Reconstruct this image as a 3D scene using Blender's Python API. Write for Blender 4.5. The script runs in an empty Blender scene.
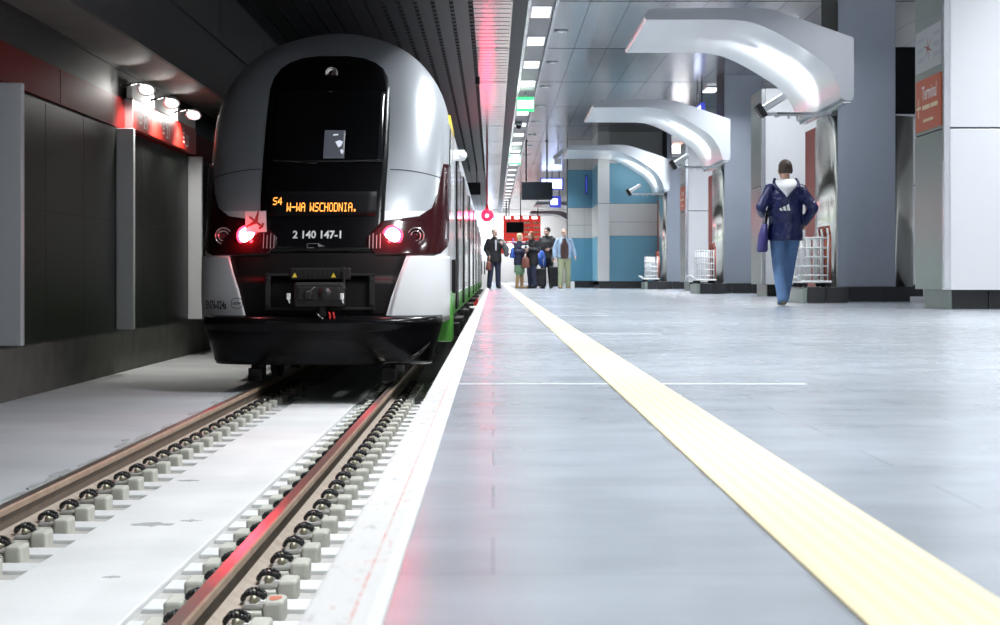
import bpy, bmesh, math, random
from mathutils import Vector, Matrix
random.seed(7)
S = bpy.context.scene
COL = S.collection
PI = math.pi

# ------------------------------------------------------------------ materials
def mat(name, col, rough=0.5, metal=0.0, spec=0.5, emit=None, estr=0.0, noise=None, bump=None, coat=0.0, trans=0.0):
    """noise=(scale, amount, colour2); bump=(scale, strength, distance)"""
    m = bpy.data.materials.new(name); m.use_nodes = True
    nt = m.node_tree; b = nt.nodes['Principled BSDF']
    b.inputs['Base Color'].default_value = (*col, 1)
    b.inputs['Roughness'].default_value = rough
    b.inputs['Metallic'].default_value = metal
    b.inputs['Specular IOR Level'].default_value = spec
    b.inputs['Coat Weight'].default_value = coat
    b.inputs['Transmission Weight'].default_value = trans
    if emit:
        b.inputs['Emission Color'].default_value = (*emit, 1)
        b.inputs['Emission Strength'].default_value = estr
    if noise or bump:
        tc = nt.nodes.new('ShaderNodeTexCoord')
    if noise:
        n = nt.nodes.new('ShaderNodeTexNoise'); n.inputs['Scale'].default_value = noise[0]; n.inputs['Detail'].default_value = 6
        nt.links.new(tc.outputs['Object'], n.inputs['Vector'])
        r = nt.nodes.new('ShaderNodeValToRGB')
        r.color_ramp.elements[0].position = 0.5 - noise[1]/2; r.color_ramp.elements[1].position = 0.5 + noise[1]/2
        r.color_ramp.elements[0].color = (*col, 1); r.color_ramp.elements[1].color = (*noise[2], 1)
        nt.links.new(n.outputs['Fac'], r.inputs['Fac']); nt.links.new(r.outputs['Color'], b.inputs['Base Color'])
    if bump:
        n2 = nt.nodes.new('ShaderNodeTexNoise'); n2.inputs['Scale'].default_value = bump[0]; n2.inputs['Detail'].default_value = 4
        nt.links.new(tc.outputs['Object'], n2.inputs['Vector'])
        bp = nt.nodes.new('ShaderNodeBump'); bp.inputs['Strength'].default_value = bump[1]; bp.inputs['Distance'].default_value = bump[2]
        nt.links.new(n2.outputs['Fac'], bp.inputs['Height']); nt.links.new(bp.outputs['Normal'], b.inputs['Normal'])
    return m

def emis(name, col, strength):
    m = mat(name, (0.02, 0.02, 0.02), 0.4, emit=col, estr=strength)
    return m

def floor_mat():
    m = mat('granite_floor', (0.3, 0.33, 0.37), 0.2, 0, 0.5)
    nt = m.node_tree; b = nt.nodes['Principled BSDF']; L = nt.links
    tc = nt.nodes.new('ShaderNodeTexCoord')
    br = nt.nodes.new('ShaderNodeTexBrick')
    br.inputs['Color1'].default_value = (0.245, 0.268, 0.298, 1); br.inputs['Color2'].default_value = (0.265, 0.288, 0.318, 1)
    br.inputs['Mortar'].default_value = (0.205, 0.225, 0.25, 1)
    br.inputs['Scale'].default_value = 1; br.inputs['Mortar Size'].default_value = 0.003
    br.inputs['Brick Width'].default_value = 0.8; br.inputs['Row Height'].default_value = 0.4
    L.new(tc.outputs['Object'], br.inputs['Vector'])
    n = nt.nodes.new('ShaderNodeTexNoise'); n.inputs['Scale'].default_value = 3.0; n.inputs['Detail'].default_value = 8
    L.new(tc.outputs['Object'], n.inputs['Vector'])
    mx = nt.nodes.new('ShaderNodeMixRGB'); mx.blend_type = 'OVERLAY'; mx.inputs[0].default_value = 0.22
    L.new(br.outputs['Color'], mx.inputs[1]); L.new(n.outputs['Fac'], mx.inputs[2]); L.new(mx.outputs[0], b.inputs['Base Color'])
    mr = nt.nodes.new('ShaderNodeMapRange'); mr.inputs[3].default_value = 0.2; mr.inputs[4].default_value = 0.3
    L.new(n.outputs['Fac'], mr.inputs[0]); L.new(mr.outputs[0], b.inputs['Roughness'])
    n3 = nt.nodes.new('ShaderNodeTexNoise'); n3.inputs['Scale'].default_value = 1.6; n3.inputs['Detail'].default_value = 2
    L.new(tc.outputs['Object'], n3.inputs['Vector'])
    bp = nt.nodes.new('ShaderNodeBump'); bp.inputs['Strength'].default_value = 0.12; bp.inputs['Distance'].default_value = 0.01
    L.new(n3.outputs['Fac'], bp.inputs['Height']); L.new(bp.outputs['Normal'], b.inputs['Normal'])
    return m

def tactile_mat():
    m = mat('tactile_yellow', (0.9, 0.74, 0.34), 0.8, spec=0.15)
    nt = m.node_tree; b = nt.nodes['Principled BSDF']; L = nt.links
    tc = nt.nodes.new('ShaderNodeTexCoord'); sp = nt.nodes.new('ShaderNodeSeparateXYZ'); L.new(tc.outputs['Object'], sp.inputs[0])
    def s(o):
        k = nt.nodes.new('ShaderNodeMath'); k.operation = 'MULTIPLY'; k.inputs[1].default_value = 2*PI/0.031; L.new(o, k.inputs[0])
        q = nt.nodes.new('ShaderNodeMath'); q.operation = 'SINE'; L.new(k.outputs[0], q.inputs[0]); return q.outputs[0]
    a = nt.nodes.new('ShaderNodeMath'); a.operation = 'ADD'; L.new(s(sp.outputs[0]), a.inputs[0]); L.new(s(sp.outputs[1]), a.inputs[1])
    mr = nt.nodes.new('ShaderNodeMapRange'); mr.inputs[1].default_value = 0.3; mr.inputs[2].default_value = 1.4
    L.new(a.outputs[0], mr.inputs[0])
    mx = nt.nodes.new('ShaderNodeMixRGB'); mx.inputs[1].default_value = (0.50, 0.45, 0.32, 1); mx.inputs[2].default_value = (0.47, 0.40, 0.245, 1)
    L.new(mr.outputs[0], mx.inputs[0]); L.new(mx.outputs[0], b.inputs['Base Color'])
    bp = nt.nodes.new('ShaderNodeBump'); bp.inputs['Strength'].default_value = 0.5; bp.inputs['Distance'].default_value = 0.004
    L.new(mr.outputs[0], bp.inputs['Height']); L.new(bp.outputs['Normal'], b.inputs['Normal'])
    return m

def coping_mat():
    m = mat('coping_concrete', (0.78, 0.78, 0.77), 0.8)
    nt = m.node_tree; b = nt.nodes['Principled BSDF']; L = nt.links
    tc = nt.nodes.new('ShaderNodeTexCoord')
    mp = nt.nodes.new('ShaderNodeMapping'); mp.inputs['Scale'].default_value = (9, 2.2, 1); L.new(tc.outputs['Object'], mp.inputs[0])
    n = nt.nodes.new('ShaderNodeTexNoise'); n.inputs['Scale'].default_value = 3.5; n.inputs['Detail'].default_value = 10; n.inputs['Roughness'].default_value = 0.7
    L.new(mp.outputs[0], n.inputs['Vector'])
    r = nt.nodes.new('ShaderNodeValToRGB'); e = r.color_ramp.elements
    e[0].position = 0.34; e[0].color = (0.25, 0.23, 0.23, 1); e[1].position = 0.42; e[1].color = (0.40, 0.395, 0.39, 1)
    x = e.new(0.58); x.color = (0.42, 0.415, 0.41, 1); x = e.new(0.67); x.color = (0.37, 0.21, 0.20, 1)  # last stop: reddish speckle, red light and paint both put into the colour
    L.new(n.outputs['Fac'], r.inputs['Fac']); L.new(r.outputs['Color'], b.inputs['Base Color'])
    return m

MT = dict(
    floor=floor_mat(), tactile=tactile_mat(), coping=coping_mat(),
    slab=mat('white_track_slab', (0.68, 0.69, 0.69), 0.85, noise=(1.1, 0.35, (0.6, 0.61, 0.61)), bump=(30, 0.15, 0.01)),
    slabgrey=mat('grey_track_slab', (0.50, 0.52, 0.54), 0.8, noise=(0.9, 0.4, (0.41, 0.43, 0.45)), bump=(30, 0.15, 0.01)),
    damp=mat('damp_patch', (0.27, 0.29, 0.28), 0.7, noise=(8, 0.4, (0.4, 0.42, 0.42))),
    groove=mat('groove_fill', (0.36, 0.35, 0.33), 0.9, noise=(6, 0.4, (0.46, 0.45, 0.43))),
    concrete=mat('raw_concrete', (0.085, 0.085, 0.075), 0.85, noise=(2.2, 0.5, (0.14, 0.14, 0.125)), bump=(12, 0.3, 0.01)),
    sleeper=mat('sleeper_concrete', (0.52, 0.52, 0.46), 0.9, noise=(14, 0.5, (0.40, 0.40, 0.35)), bump=(60, 0.3, 0.004)),
    sleeperred=mat('sleeper_red_mark', (0.5, 0.16, 0.1), 0.9),
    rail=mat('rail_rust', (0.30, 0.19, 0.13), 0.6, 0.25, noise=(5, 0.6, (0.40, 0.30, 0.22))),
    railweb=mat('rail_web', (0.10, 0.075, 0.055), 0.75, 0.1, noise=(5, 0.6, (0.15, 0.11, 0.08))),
    railfoot=mat('rail_foot_dust', (0.42, 0.36, 0.30), 0.8, noise=(7, 0.5, (0.3, 0.24, 0.19))),
    railtop=mat('rail_polished', (0.5, 0.42, 0.36), 0.28, 0.9),
    clip=mat('clip_black', (0.02, 0.02, 0.022), 0.4, 0.3),
    bolt=mat('bolt_steel', (0.42, 0.40, 0.30), 0.45, 0.7),
    wallpanel=mat('wall_panel_dark', (0.009, 0.011, 0.010), 0.4, 0, 0.12, noise=(0.7, 0.5, (0.012, 0.014, 0.012))),
    wallred=mat('wall_red', (0.12, 0.005, 0.004), 0.55, 0, 0.06),
    walldark=mat('wall_upper_dark', (0.022, 0.023, 0.023), 0.6, 0, 0.3),
    soffit=mat('soffit_grey', (0.13, 0.125, 0.115), 0.6, noise=(1.3, 0.5, (0.09, 0.085, 0.08))),
    duct=mat('duct_dark', (0.03, 0.03, 0.031), 0.6),
    fin=mat('fin_aluminium', (0.62, 0.64, 0.67), 0.4, 0.3),
    ceil=mat('ceiling_metal', (0.44, 0.44, 0.455), 0.2, 0.92, noise=(0.8, 0.4, (0.37, 0.37, 0.38))),
    ceiltrack=mat('ceiling_dark_slats', (0.035, 0.035, 0.038), 0.5, 0.2),
    joint=mat('joint_black', (0.012, 0.012, 0.013), 0.6),
    trough=mat('trough_metal', (0.17, 0.175, 0.19), 0.4, 0.5),
    troughdark=mat('trough_fascia', (0.11, 0.115, 0.12), 0.45, 0.4),
    lamp=emis('lamp_white', (0.95, 0.98, 1.0), 1.2),
    lampsoft=emis('lamp_soft', (0.93, 0.97, 1.0), 4),
    exitgreen=emis('exit_green', (0.05, 0.75, 0.2), 1.2),
    white=mat('white_panel', (0.72, 0.73, 0.76), 0.35, 0.15),
    whitewall=mat('white_wall', (0.8, 0.8, 0.81), 0.6),
    greenmetal=mat('green_grey_metal', (0.28, 0.33, 0.30), 0.33, 0.55),
    chrome=mat('polished_steel', (0.85, 0.83, 0.77), 0.24, 1.0),
    trimsteel=mat('trim_steel', (0.7, 0.72, 0.75), 0.25, 0.9),
    blacktile=mat('black_tile', (0.017, 0.018, 0.021), 0.28),
    pillar=mat('pillar_slate', (0.34, 0.375, 0.44), 0.34, 0.75, noise=(3, 0.5, (0.32, 0.355, 0.42))),
    pillardark=mat('pillar_dark', (0.02, 0.018, 0.019), 0.5),
    archface=mat('arch_face', (0.42, 0.44, 0.48), 0.4, 0.35),
    archunder=mat('arch_underside', (0.88, 0.9, 0.92), 0.26, 0.35),
    orange=mat('orange_sign', (0.62, 0.11, 0.03), 0.4),
    signgrey=mat('sign_grey', (0.5, 0.52, 0.53), 0.4),
    red=mat('red_board', (0.55, 0.035, 0.022), 0.4),
    redbrown=mat('red_brown_panel', (0.33, 0.05, 0.032), 0.45),
    redglow=emis('red_sign_lit', (1.0, 0.05, 0.035), 0.3),
    signred=mat('sign_red', (0.5, 0.02, 0.012), 0.4),
    ink=mat('ink_white', (0.85, 0.85, 0.85), 0.5),
    inkyellow=mat('ink_cream', (0.85, 0.75, 0.5), 0.5),
    inkdark=mat('ink_dark', (0.03, 0.03, 0.035), 0.5),
    black=mat('black_plastic', (0.01, 0.01, 0.012), 0.4, spec=.3),
    screen=mat('screen_off', (0.008, 0.011, 0.014), 0.3, spec=.15),
    bluescreen=emis('blue_screen', (0.55, 0.65, 1.0), 3.0),
    bluerim=emis('blue_rim', (0.08, 0.10, 0.9), .35),
    bluepanel=mat('blue_panel', (0.135, 0.345, 0.47), 0.4, 0.1),
    greypanel=mat('grey_panel', (0.6, 0.61, 0.6), 0.45, 0.1),
    postgrey=mat('post_grey', (0.68, 0.69, 0.68), 0.4, 0.3),
    whiteblue=emis('lit_sign_white', (0.72, 0.82, 1.0), 2.2),
    wire=mat('white_wire', (0.82, 0.83, 0.84), 0.35, 0.3),
    handle=mat('trolley_red_handle', (0.35, 0.09, 0.06), 0.35, 0.3),
    rubber=mat('rubber', (0.02, 0.02, 0.02), 0.7),
    redlamp=emis('signal_red', (1.0, 0.02, 0.08), 1.1),
    signalcore=emis('signal_core', (1.0, 0.75, 0.82), 5),
    # train
    shell=mat('train_silver', (0.43, 0.455, 0.485), 0.32, 0.2, coat=0.3),
    twhite=mat('train_white', (0.80, 0.81, 0.82), 0.25, 0.0, coat=0.5),
    tgreen=mat('train_green', (0.10, 0.42, 0.05), 0.3, coat=0.4),
    tyellow=mat('train_yellow', (0.85, 0.62, 0.04), 0.3),
    mask=mat('train_black_gloss', (0.004, 0.004, 0.005), 0.25, 0, 0.25),
    bumper=mat('train_bumper', (0.004, 0.004, 0.005), 0.2, 0, 0.16),
    tmatte=mat('train_black_matt', (0.009, 0.007, 0.007), 0.55, 0, 0.2),
    tframe=mat('train_frame', (0.022, 0.02, 0.02), 0.5, 0.3),
    glass=mat('train_glass', (0.005, 0.006, 0.007), 0.1, 0, 0.35),
    lens=mat('lens_glass', (0.035, 0.006, 0.008), 0.12, 0, 0.5),
    reflector=mat('lens_reflector', (0.6, 0.57, 0.57), 0.2, 0.9),
    tail=emis('tail_red', (1.0, 0.02, 0.05), 6),
    tailcore=emis('tail_core', (1.0, 0.6, 0.65), 14),
    led=emis('led_amber', (1.0, 0.33, 0.05), 1.5),
    ledbox=mat('led_box', (0.004, 0.004, 0.005), 0.6, spec=.15),
    under=mat('undercarriage', (0.018, 0.018, 0.018), 0.7),
    wheel=mat('wheel_steel', (0.12, 0.11, 0.1), 0.5, 0.6),
    cabglow=emis('cab_interior_glow', (0.55, 0.6, 0.75), 0.06),
    cabwhite=emis('cab_reflection_glow', (0.8, 0.85, 1.0), 0.45),
    warn=mat('warning_yellow', (0.85, 0.65, 0.05), 0.5, emit=(0.85, 0.6, 0.05), estr=0.05),
    gloryred=mat('buffer_red', (0.55, 0.02, 0.02), 0.5),
    # people
    skin=mat('skin', (0.55, 0.33, 0.25), 0.55), skinpale=mat('skin_pale', (0.62, 0.41, 0.33), 0.55),
    hairbrown=mat('hair_brown', (0.055, 0.035, 0.025), 0.6, bump=(150, 0.6, 0.004)),
    hairblack=mat('hair_black', (0.012, 0.011, 0.011), 0.5), hairred=mat('hair_red', (0.22, 0.05, 0.02), 0.55),
    hairblond=mat('hair_blond', (0.55, 0.42, 0.22), 0.6), hairgrey=mat('hair_grey', (0.35, 0.3, 0.26), 0.6),
    navy=mat('navy_nylon', (0.009, 0.015, 0.085), 0.34, bump=(7, 1.0, 0.06)),
    hood=mat('white_fleece', (0.8, 0.8, 0.81), 0.8, bump=(60, 0.3, 0.005)),
    jeans=mat('blue_jeans', (0.075, 0.15, 0.31), 0.8, noise=(7, 0.5, (0.11, 0.21, 0.4)), bump=(14, 0.6, 0.02)),
    darkjeans=mat('dark_jeans', (0.02, 0.025, 0.06), 0.8), blackcloth=mat('black_cloth', (0.013, 0.013, 0.016), 0.75),
    navycloth=mat('navy_cloth', (0.016, 0.02, 0.05), 0.75), greencloth=mat('green_skirt', (0.16, 0.27, 0.17), 0.8),
    tan=mat('tan_leather', (0.32, 0.2, 0.1), 0.6), brownwool=mat('brown_wool', (0.055, 0.028, 0.025), 0.85),
    lightblue=mat('light_blue_cloth', (0.30, 0.41, 0.56), 0.8), khaki=mat('khaki_cloth', (0.30, 0.33, 0.21), 0.85),
    shirt=mat('pale_shirt', (0.7, 0.7, 0.76), 0.7), shoe=mat('shoe_brown_grey', (0.13, 0.12, 0.09), 0.6), blackshoe=mat('black_shoe', (0.015, 0.014, 0.014), 0.5),
    bagblue=mat('bag_blue', (0.035, 0.03, 0.16), 0.5), brightblue=mat('bright_blue', (0.04, 0.12, 0.5), 0.6), brownbag=mat('brown_bag', (0.16, 0.05, 0.035), 0.6),
    greycloth=mat('grey_cloth', (0.1, 0.1, 0.105), 0.8),
    eye=mat('eye_dark', (0.02, 0.015, 0.012), 0.2),
)

# ------------------------------------------------------------------ mesh helpers
class MB:
    def __init__(s, *mats):
        s.bm = bmesh.new(); s.mats = list(mats); s.mi = 0
    def m(s, mt):
        if mt not in s.mats: s.mats.append(mt)
        s.mi = s.mats.index(mt); return s
    def _f(s, faces, smooth=False):
        for f in faces: f.material_index = s.mi; f.smooth = smooth
    def box(s, x0, x1, y0, y1, z0, z1, bev=0.0, seg=2):
        r = bmesh.ops.create_cube(s.bm, size=1.0)
        for v in r['verts']:
            v.co = Vector((x0+(v.co.x+.5)*(x1-x0), y0+(v.co.y+.5)*(y1-y0), z0+(v.co.z+.5)*(z1-z0)))
        fs = {f for v in r['verts'] for f in v.link_faces}
        s._f(fs)
        if bev > 0:
            es = list({e for v in r['verts'] for e in v.link_edges})
            g = bmesh.ops.bevel(s.bm, geom=es, offset=bev, segments=seg, affect='EDGES', profile=0.5)
            s._f(g['faces'])
        return s
    def obox(s, mtx, sx, sy, sz, bev=0.0):
        """box of size centred on matrix"""
        r = bmesh.ops.create_cube(s.bm, size=1.0, matrix=mtx @ Matrix.Diagonal((sx, sy, sz, 1)))
        s._f({f for v in r['verts'] for f in v.link_faces})
        if bev > 0:
            g = bmesh.ops.bevel(s.bm, geom=list({e for v in r['verts'] for e in v.link_edges}), offset=bev, segments=2, affect='EDGES', profile=0.5)
            s._f(g['faces'])
        return s
    def prism(s, pts, a0, a1, axis='y', capmats=None, sidemats=None, smooth=False):
        """2-D polygon extruded along an axis. axis y: pts=(x,z); x: pts=(y,z); z: pts=(x,y)"""
        def P(p, a):
            return Vector((p[0], a, p[1])) if axis == 'y' else Vector((a, p[0], p[1])) if axis == 'x' else Vector((p[0], p[1], a))
        A = [s.bm.verts.new(P(p, a0)) for p in pts]; B = [s.bm.verts.new(P(p, a1)) for p in pts]
        n = len(pts); fs = []
        for i in range(n):
            j = (i+1) % n
            f = s.bm.faces.new((A[i], A[j], B[j], B[i])); f.smooth = smooth
            f.material_index = sidemats[i] if sidemats else s.mi; fs.append(f)
        for V in (list(reversed(A)), B):
            f = s.bm.faces.new(V); f.material_index = s.mi if capmats is None else capmats; fs.append(f)
        return s
    def frustum(s, p0, r0, p1, r1, n=12, caps=True, smooth=True):
        p0, p1 = Vector(p0), Vector(p1); d = (p1-p0)
        if d.length < 1e-6: return s
        q = d.to_track_quat('Z', 'Y').to_matrix()
        A, B = [], []
        for i in range(n):
            c = Vector((math.cos(2*PI*i/n), math.sin(2*PI*i/n), 0)); w = q @ c
            A.append(s.bm.verts.new(p0+w*r0)); B.append(s.bm.verts.new(p1+w*r1))
        for i in range(n):
            j = (i+1) % n
            f = s.bm.faces.new((A[i], A[j], B[j], B[i])); f.smooth = smooth; f.material_index = s.mi
        if caps:
            for V in (list(reversed(A)), B):
                f = s.bm.faces.new(V); f.material_index = s.mi
        return s
    def tube(s, pts, r, n=8):
        for a, b in zip(pts[:-1], pts[1:]): s.frustum(a, r, b, r, n)
        return s
    def ball(s, c, r, sc=(1, 1, 1), u=14, v=9, rot=None):
        mtx = Matrix.Translation(Vector(c)) @ (rot.to_4x4() if rot else Matrix.Identity(4)) @ Matrix.Diagonal((r*sc[0], r*sc[1], r*sc[2], 1))
        g = bmesh.ops.create_uvsphere(s.bm, u_segments=u, v_segments=v, radius=1.0, matrix=mtx)
        s._f({f for w in g['verts'] for f in w.link_faces}, True); return s
    def limb(s, pts, rs, n=12):
        for i, (p, r) in enumerate(zip(pts, rs)):
            s.ball(p, r)
            if i: s.frustum(pts[i-1], rs[i-1], p, r, n)
        return s
    def lathe(s, c, prof, axis='z', n=20):
        """prof = [(r, h)...] closed ends by caps"""
        rings = []
        for r, h in prof:
            ring = []
            for i in range(n):
                a = 2*PI*i/n; u, v = r*math.cos(a), r*math.sin(a)
                o = (u, v, h) if axis == 'z' else (u, h, v) if axis == 'y' else (h, u, v)
                ring.append(s.bm.verts.new(Vector(c)+Vector(o)))
            rings.append(ring)
        for A, B in zip(rings[:-1], rings[1:]):
            for i in range(n):
                j = (i+1) % n
                f = s.bm.faces.new((A[i], A[j], B[j], B[i])); f.smooth = True; f.material_index = s.mi
        for V in (list(reversed(rings[0])), rings[-1]):
            f = s.bm.faces.new(V); f.material_index = s.mi
        return s
    def loft(s, secs, n=20):
        """secs = [(cx,cy,cz,rx,ry)...] horizontal ellipses"""
        rings = []
        for cx, cy, cz, rx, ry in secs:
            rings.append([s.bm.verts.new((cx+rx*math.cos(2*PI*i/n), cy+ry*math.sin(2*PI*i/n), cz)) for i in range(n)])
        for A, B in zip(rings[:-1], rings[1:]):
            for i in range(n):
                j = (i+1) % n
                f = s.bm.faces.new((A[i], A[j], B[j], B[i])); f.smooth = True; f.material_index = s.mi
        for V in (list(reversed(rings[0])), rings[-1]):
            f = s.bm.faces.new(V); f.material_index = s.mi
        return s
    def grid(s, rows, close_back=None, smooth=True):
        """rows of Vector points -> surface; close_back = vector for thickness"""
        G = [[s.bm.verts.new(p) for p in r] for r in rows]
        R, C = len(G), len(G[0])
        for i in range(R-1):
            for j in range(C-1):
                f = s.bm.faces.new((G[i][j], G[i][j+1], G[i+1][j+1], G[i+1][j])); f.smooth = smooth; f.material_index = s.mi
        if close_back is not None:
            K = [[s.bm.verts.new(Vector(p)+close_back) for p in r] for r in rows]
            for i in range(R-1):
                for j in range(C-1):
                    f = s.bm.faces.new((K[i][j+1], K[i][j], K[i+1][j], K[i+1][j+1])); f.smooth = smooth; f.material_index = s.mi
            def side(a, b, c, d):
                f = s.bm.faces.new((a, b, c, d)); f.material_index = s.mi
            for j in range(C-1):
                side(G[0][j+1], G[0][j], K[0][j], K[0][j+1]); side(G[-1][j], G[-1][j+1], K[-1][j+1], K[-1][j])
            for i in range(R-1):
                side(G[i][0], G[i+1][0], K[i+1][0], K[i][0]); side(G[i+1][-1], G[i][-1], K[i][-1], K[i+1][-1])
        return s
    def poly3(s, verts, faces):
        V = [s.bm.verts.new(v) for v in verts]
        for f in faces:
            try:
                g = s.bm.faces.new([V[i] for i in f]); g.material_index = s.mi
            except ValueError: pass
        return s
    def build(s, name, parent=None, loc=(0, 0, 0), fixn=True, rz=0.0):
        if fixn: bmesh.ops.recalc_face_normals(s.bm, faces=s.bm.faces)
        me = bpy.data.meshes.new(name); s.bm.to_mesh(me); s.bm.free()
        for m_ in s.mats: me.materials.append(m_)
        o = bpy.data.objects.new(name, me); COL.objects.link(o)
        o.location = loc; o.rotation_euler.z = rz
        if parent: o.parent = parent
        return o

def tag(o, label=None, cat=None, group=None, kind=None):
    if label: o['label'] = label
    if cat: o['category'] = cat
    if group: o['group'] = group
    if kind: o['kind'] = kind
    return o
def thing(name, label, cat, loc=(0, 0, 0), rz=0.0, group=None):
    o = bpy.data.objects.new(name, None); COL.objects.link(o); o.location = loc; o.rotation_euler.z = rz
    o.empty_display_size = 0.1
    return tag(o, label, cat, group)
def struct(mb, name, loc=(0, 0, 0)):
    return tag(mb.build(name, None, loc), kind='structure')
def dup(root, loc, rz=None, label=None, group=None):
    r = root.copy(); COL.objects.link(r); r.location = loc
    if rz is not None: r.rotation_euler.z = rz
    if label: r['label'] = label
    if group: r['group'] = group
    for ch in list(root.children):
        c = ch.copy(); COL.objects.link(c); c.parent = r
        for g in list(ch.children):
            d = g.copy(); COL.objects.link(d); d.parent = c
    return r

ORD = 'nearest second third fourth fifth sixth seventh eighth ninth tenth eleventh twelfth thirteenth fourteenth fifteenth sixteenth seventeenth eighteenth nineteenth twentieth'.split()
def ordinal(i):
    if i < 20: return ORD[i] if i else 'first'
    return ('twenty-' if i < 29 else 'thirty-') + ['first', 'second', 'third', 'fourth', 'fifth', 'sixth', 'seventh', 'eighth', 'ninth'][(i-20) % 10] if i not in (29,) else 'thirtieth'

def text_geo(txt, size, align='CENTER', bold=0.0, res=2):
    """flat letters as (verts2d, faces)"""
    cu = bpy.data.curves.new('t', 'FONT'); cu.body = txt; cu.size = size; cu.align_x = align; cu.resolution_u = res; cu.offset = bold
    o = bpy.data.objects.new('t', cu); COL.objects.link(o)
    dg = bpy.context.evaluated_depsgraph_get(); dg.update()
    me = o.evaluated_get(dg).to_mesh()
    V = [(v.co.x, v.co.y) for v in me.vertices]; F = [tuple(p.vertices) for p in me.polygons]
    o.evaluated_get(dg).to_mesh_clear(); bpy.data.objects.remove(o); bpy.data.curves.remove(cu)
    return V, F
def text_on(mb, txt, size, fn, align='CENTER', bold=0.0):
    """fn maps (u, v) to a 3-D point"""
    V, F = text_geo(txt, size, align, bold)
    mb.poly3([Vector(fn(u, v)) for u, v in V], F)
    return mb

def area(name, loc, size, size_y, power, col=(1, 1, 1), rot=(0, 0, 0), spread=PI):
    l = bpy.data.lights.new(name, 'AREA'); l.shape = 'RECTANGLE'; l.size = size; l.size_y = size_y; l.energy = power; l.color = col; l.spread = spread
    o = bpy.data.objects.new(name, l); COL.objects.link(o); o.location = loc; o.rotation_euler = rot
    return o
def spot(name, loc, target, power, angle, col=(1, 1, 1), blend=0.4, r=0.04):
    l = bpy.data.lights.new(name, 'SPOT'); l.energy = power; l.spot_size = angle; l.spot_blend = blend; l.color = col; l.shadow_soft_size = r
    o = bpy.data.objects.new(name, l); COL.objects.link(o); o.location = loc
    o.rotation_euler = (Vector(target)-Vector(loc)).to_track_quat('-Z', 'Y').to_euler()
    return o
def point(name, loc, power, col, r=0.05):
    l = bpy.data.lights.new(name, 'POINT'); l.energy = power; l.color = col; l.shadow_soft_size = r
    o = bpy.data.objects.new(name, l); COL.objects.link(o); o.location = loc
    return o

# ================================================================== THE SETTING
ZC = 4.85          # ceiling height over the platform (platform = 0)
ZR = -0.86         # rail head
TX = -1.89         # track centre
EDGE = -0.125      # granite edge; the coping reaches to -0.215
YF = 150.0         # end wall

b = MB(MT['floor']); b.box(EDGE, 12.0, -25, YF, -0.3, 0.0); struct(b, 'floor')
b = MB(MT['coping']); b.box(-0.215, EDGE, -8, YF, -0.16, 0.0, 0.004); struct(b, 'trim_1')            # white edge slab
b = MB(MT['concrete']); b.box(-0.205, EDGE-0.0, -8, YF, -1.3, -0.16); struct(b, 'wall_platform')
b = MB(mat('edge_line_pale', (0.44, 0.455, 0.44), 0.7)); b.box(EDGE-0.013, EDGE+0.004, -8, YF, -0.02, 0.0015); struct(b, 'trim_2')
b = MB(mat('edge_line_red', (0.42, 0.2, 0.18), 0.7, noise=(30, 0.25, (0.41, 0.39, 0.385)))); b.box(-0.159, -0.156, -8, 70, -0.01, 0.0012); struct(b, 'trim_3')
b = MB(mat('floor_joint_pale', (0.42, 0.43, 0.44), 0.5))
for k in range(13):
    y = 1.07+6.67*k
    b.box(EDGE+0.004, 1.1, y-0.035, y+0.035, -0.01, 0.0012)
struct(b, 'trim_4')
b = MB(MT['tactile']); b.box(0.405, 0.592, -8, 110, -0.01, 0.004, 0.002)
tag(b.build('tactile_strip'), 'pale yellow studded guidance strip running along the grey platform floor', 'tactile strip')

# track bed: slab between rails, grooves at the rails, raised slab at the wall
gz = ZR-0.225
b = MB(MT['groove']); b.box(-5.2, -0.206, -2, YF, -1.5, gz); struct(b, 'floor_track')
b = MB(MT['slab']); b.box(TX-0.36, TX+0.36, -2, YF, gz-0.1, gz+0.042, 0.008); struct(b, 'floor_track_middle')
b = MB(MT['slab']); b.box(TX+0.7525+0.36, -0.206, -2, YF, gz-0.1, gz+0.042, 0.008); struct(b, 'floor_track_edge')
b = MB(MT['slabgrey']); b.box(-5.2, TX-0.7525-0.11, -2, YF, gz-0.1, ZR-0.055, 0.006); struct(b, 'floor_track_side')
b = MB(MT['slab'])
for c, qs in ((TX-0.7525, (1,)), (TX+0.7525, (-1, 1))):
    for q in qs:
        for k in range(36):
            y = 8.13+0.622*k-0.311
            xa, xb = sorted((c+q*0.10, c+q*0.385)); b.box(xa, xb, y-0.145, y+0.145, gz-0.05, gz+0.022, 0.006)
struct(b, 'floor_track_infill')
# damp and crumbled patches along the slab edge
b = MB(MT['damp'])
for k in range(70):
    y = random.uniform(9, 30); x = TX-0.7525-0.12-abs(random.gauss(0, 0.045)); w = random.uniform(0.012, 0.05); l = random.uniform(0.1, 0.5)
    pts = [(x+w*math.cos(a)*random.uniform(.5, 1), y+l*math.sin(a)*random.uniform(.5, 1)) for a in [2*PI*i/9 for i in range(9)]]
    pts = [(min(p[0], TX-0.7525-0.115), p[1]) for p in pts]
    b.prism(pts, ZR-0.06, ZR-0.0535+0.0001*k, 'z')
for (x, y, w, l) in [(-1.95, 12.6, .15, .13), (-1.76, 12.8, .07, .07), (-2.12, 15.3, .09, .07), (-1.8, 10.4, .05, .05)]:
    pts = [(x+w*math.cos(a)*random.uniform(.45, 1), y+l*math.sin(a)*random.uniform(.3, 1)) for a in [2*PI*i/26 for i in range(26)]]
    b.prism(pts, gz+0.03, gz+0.0432, 'z')
struct(b, 'floor_track_patches')

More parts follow.
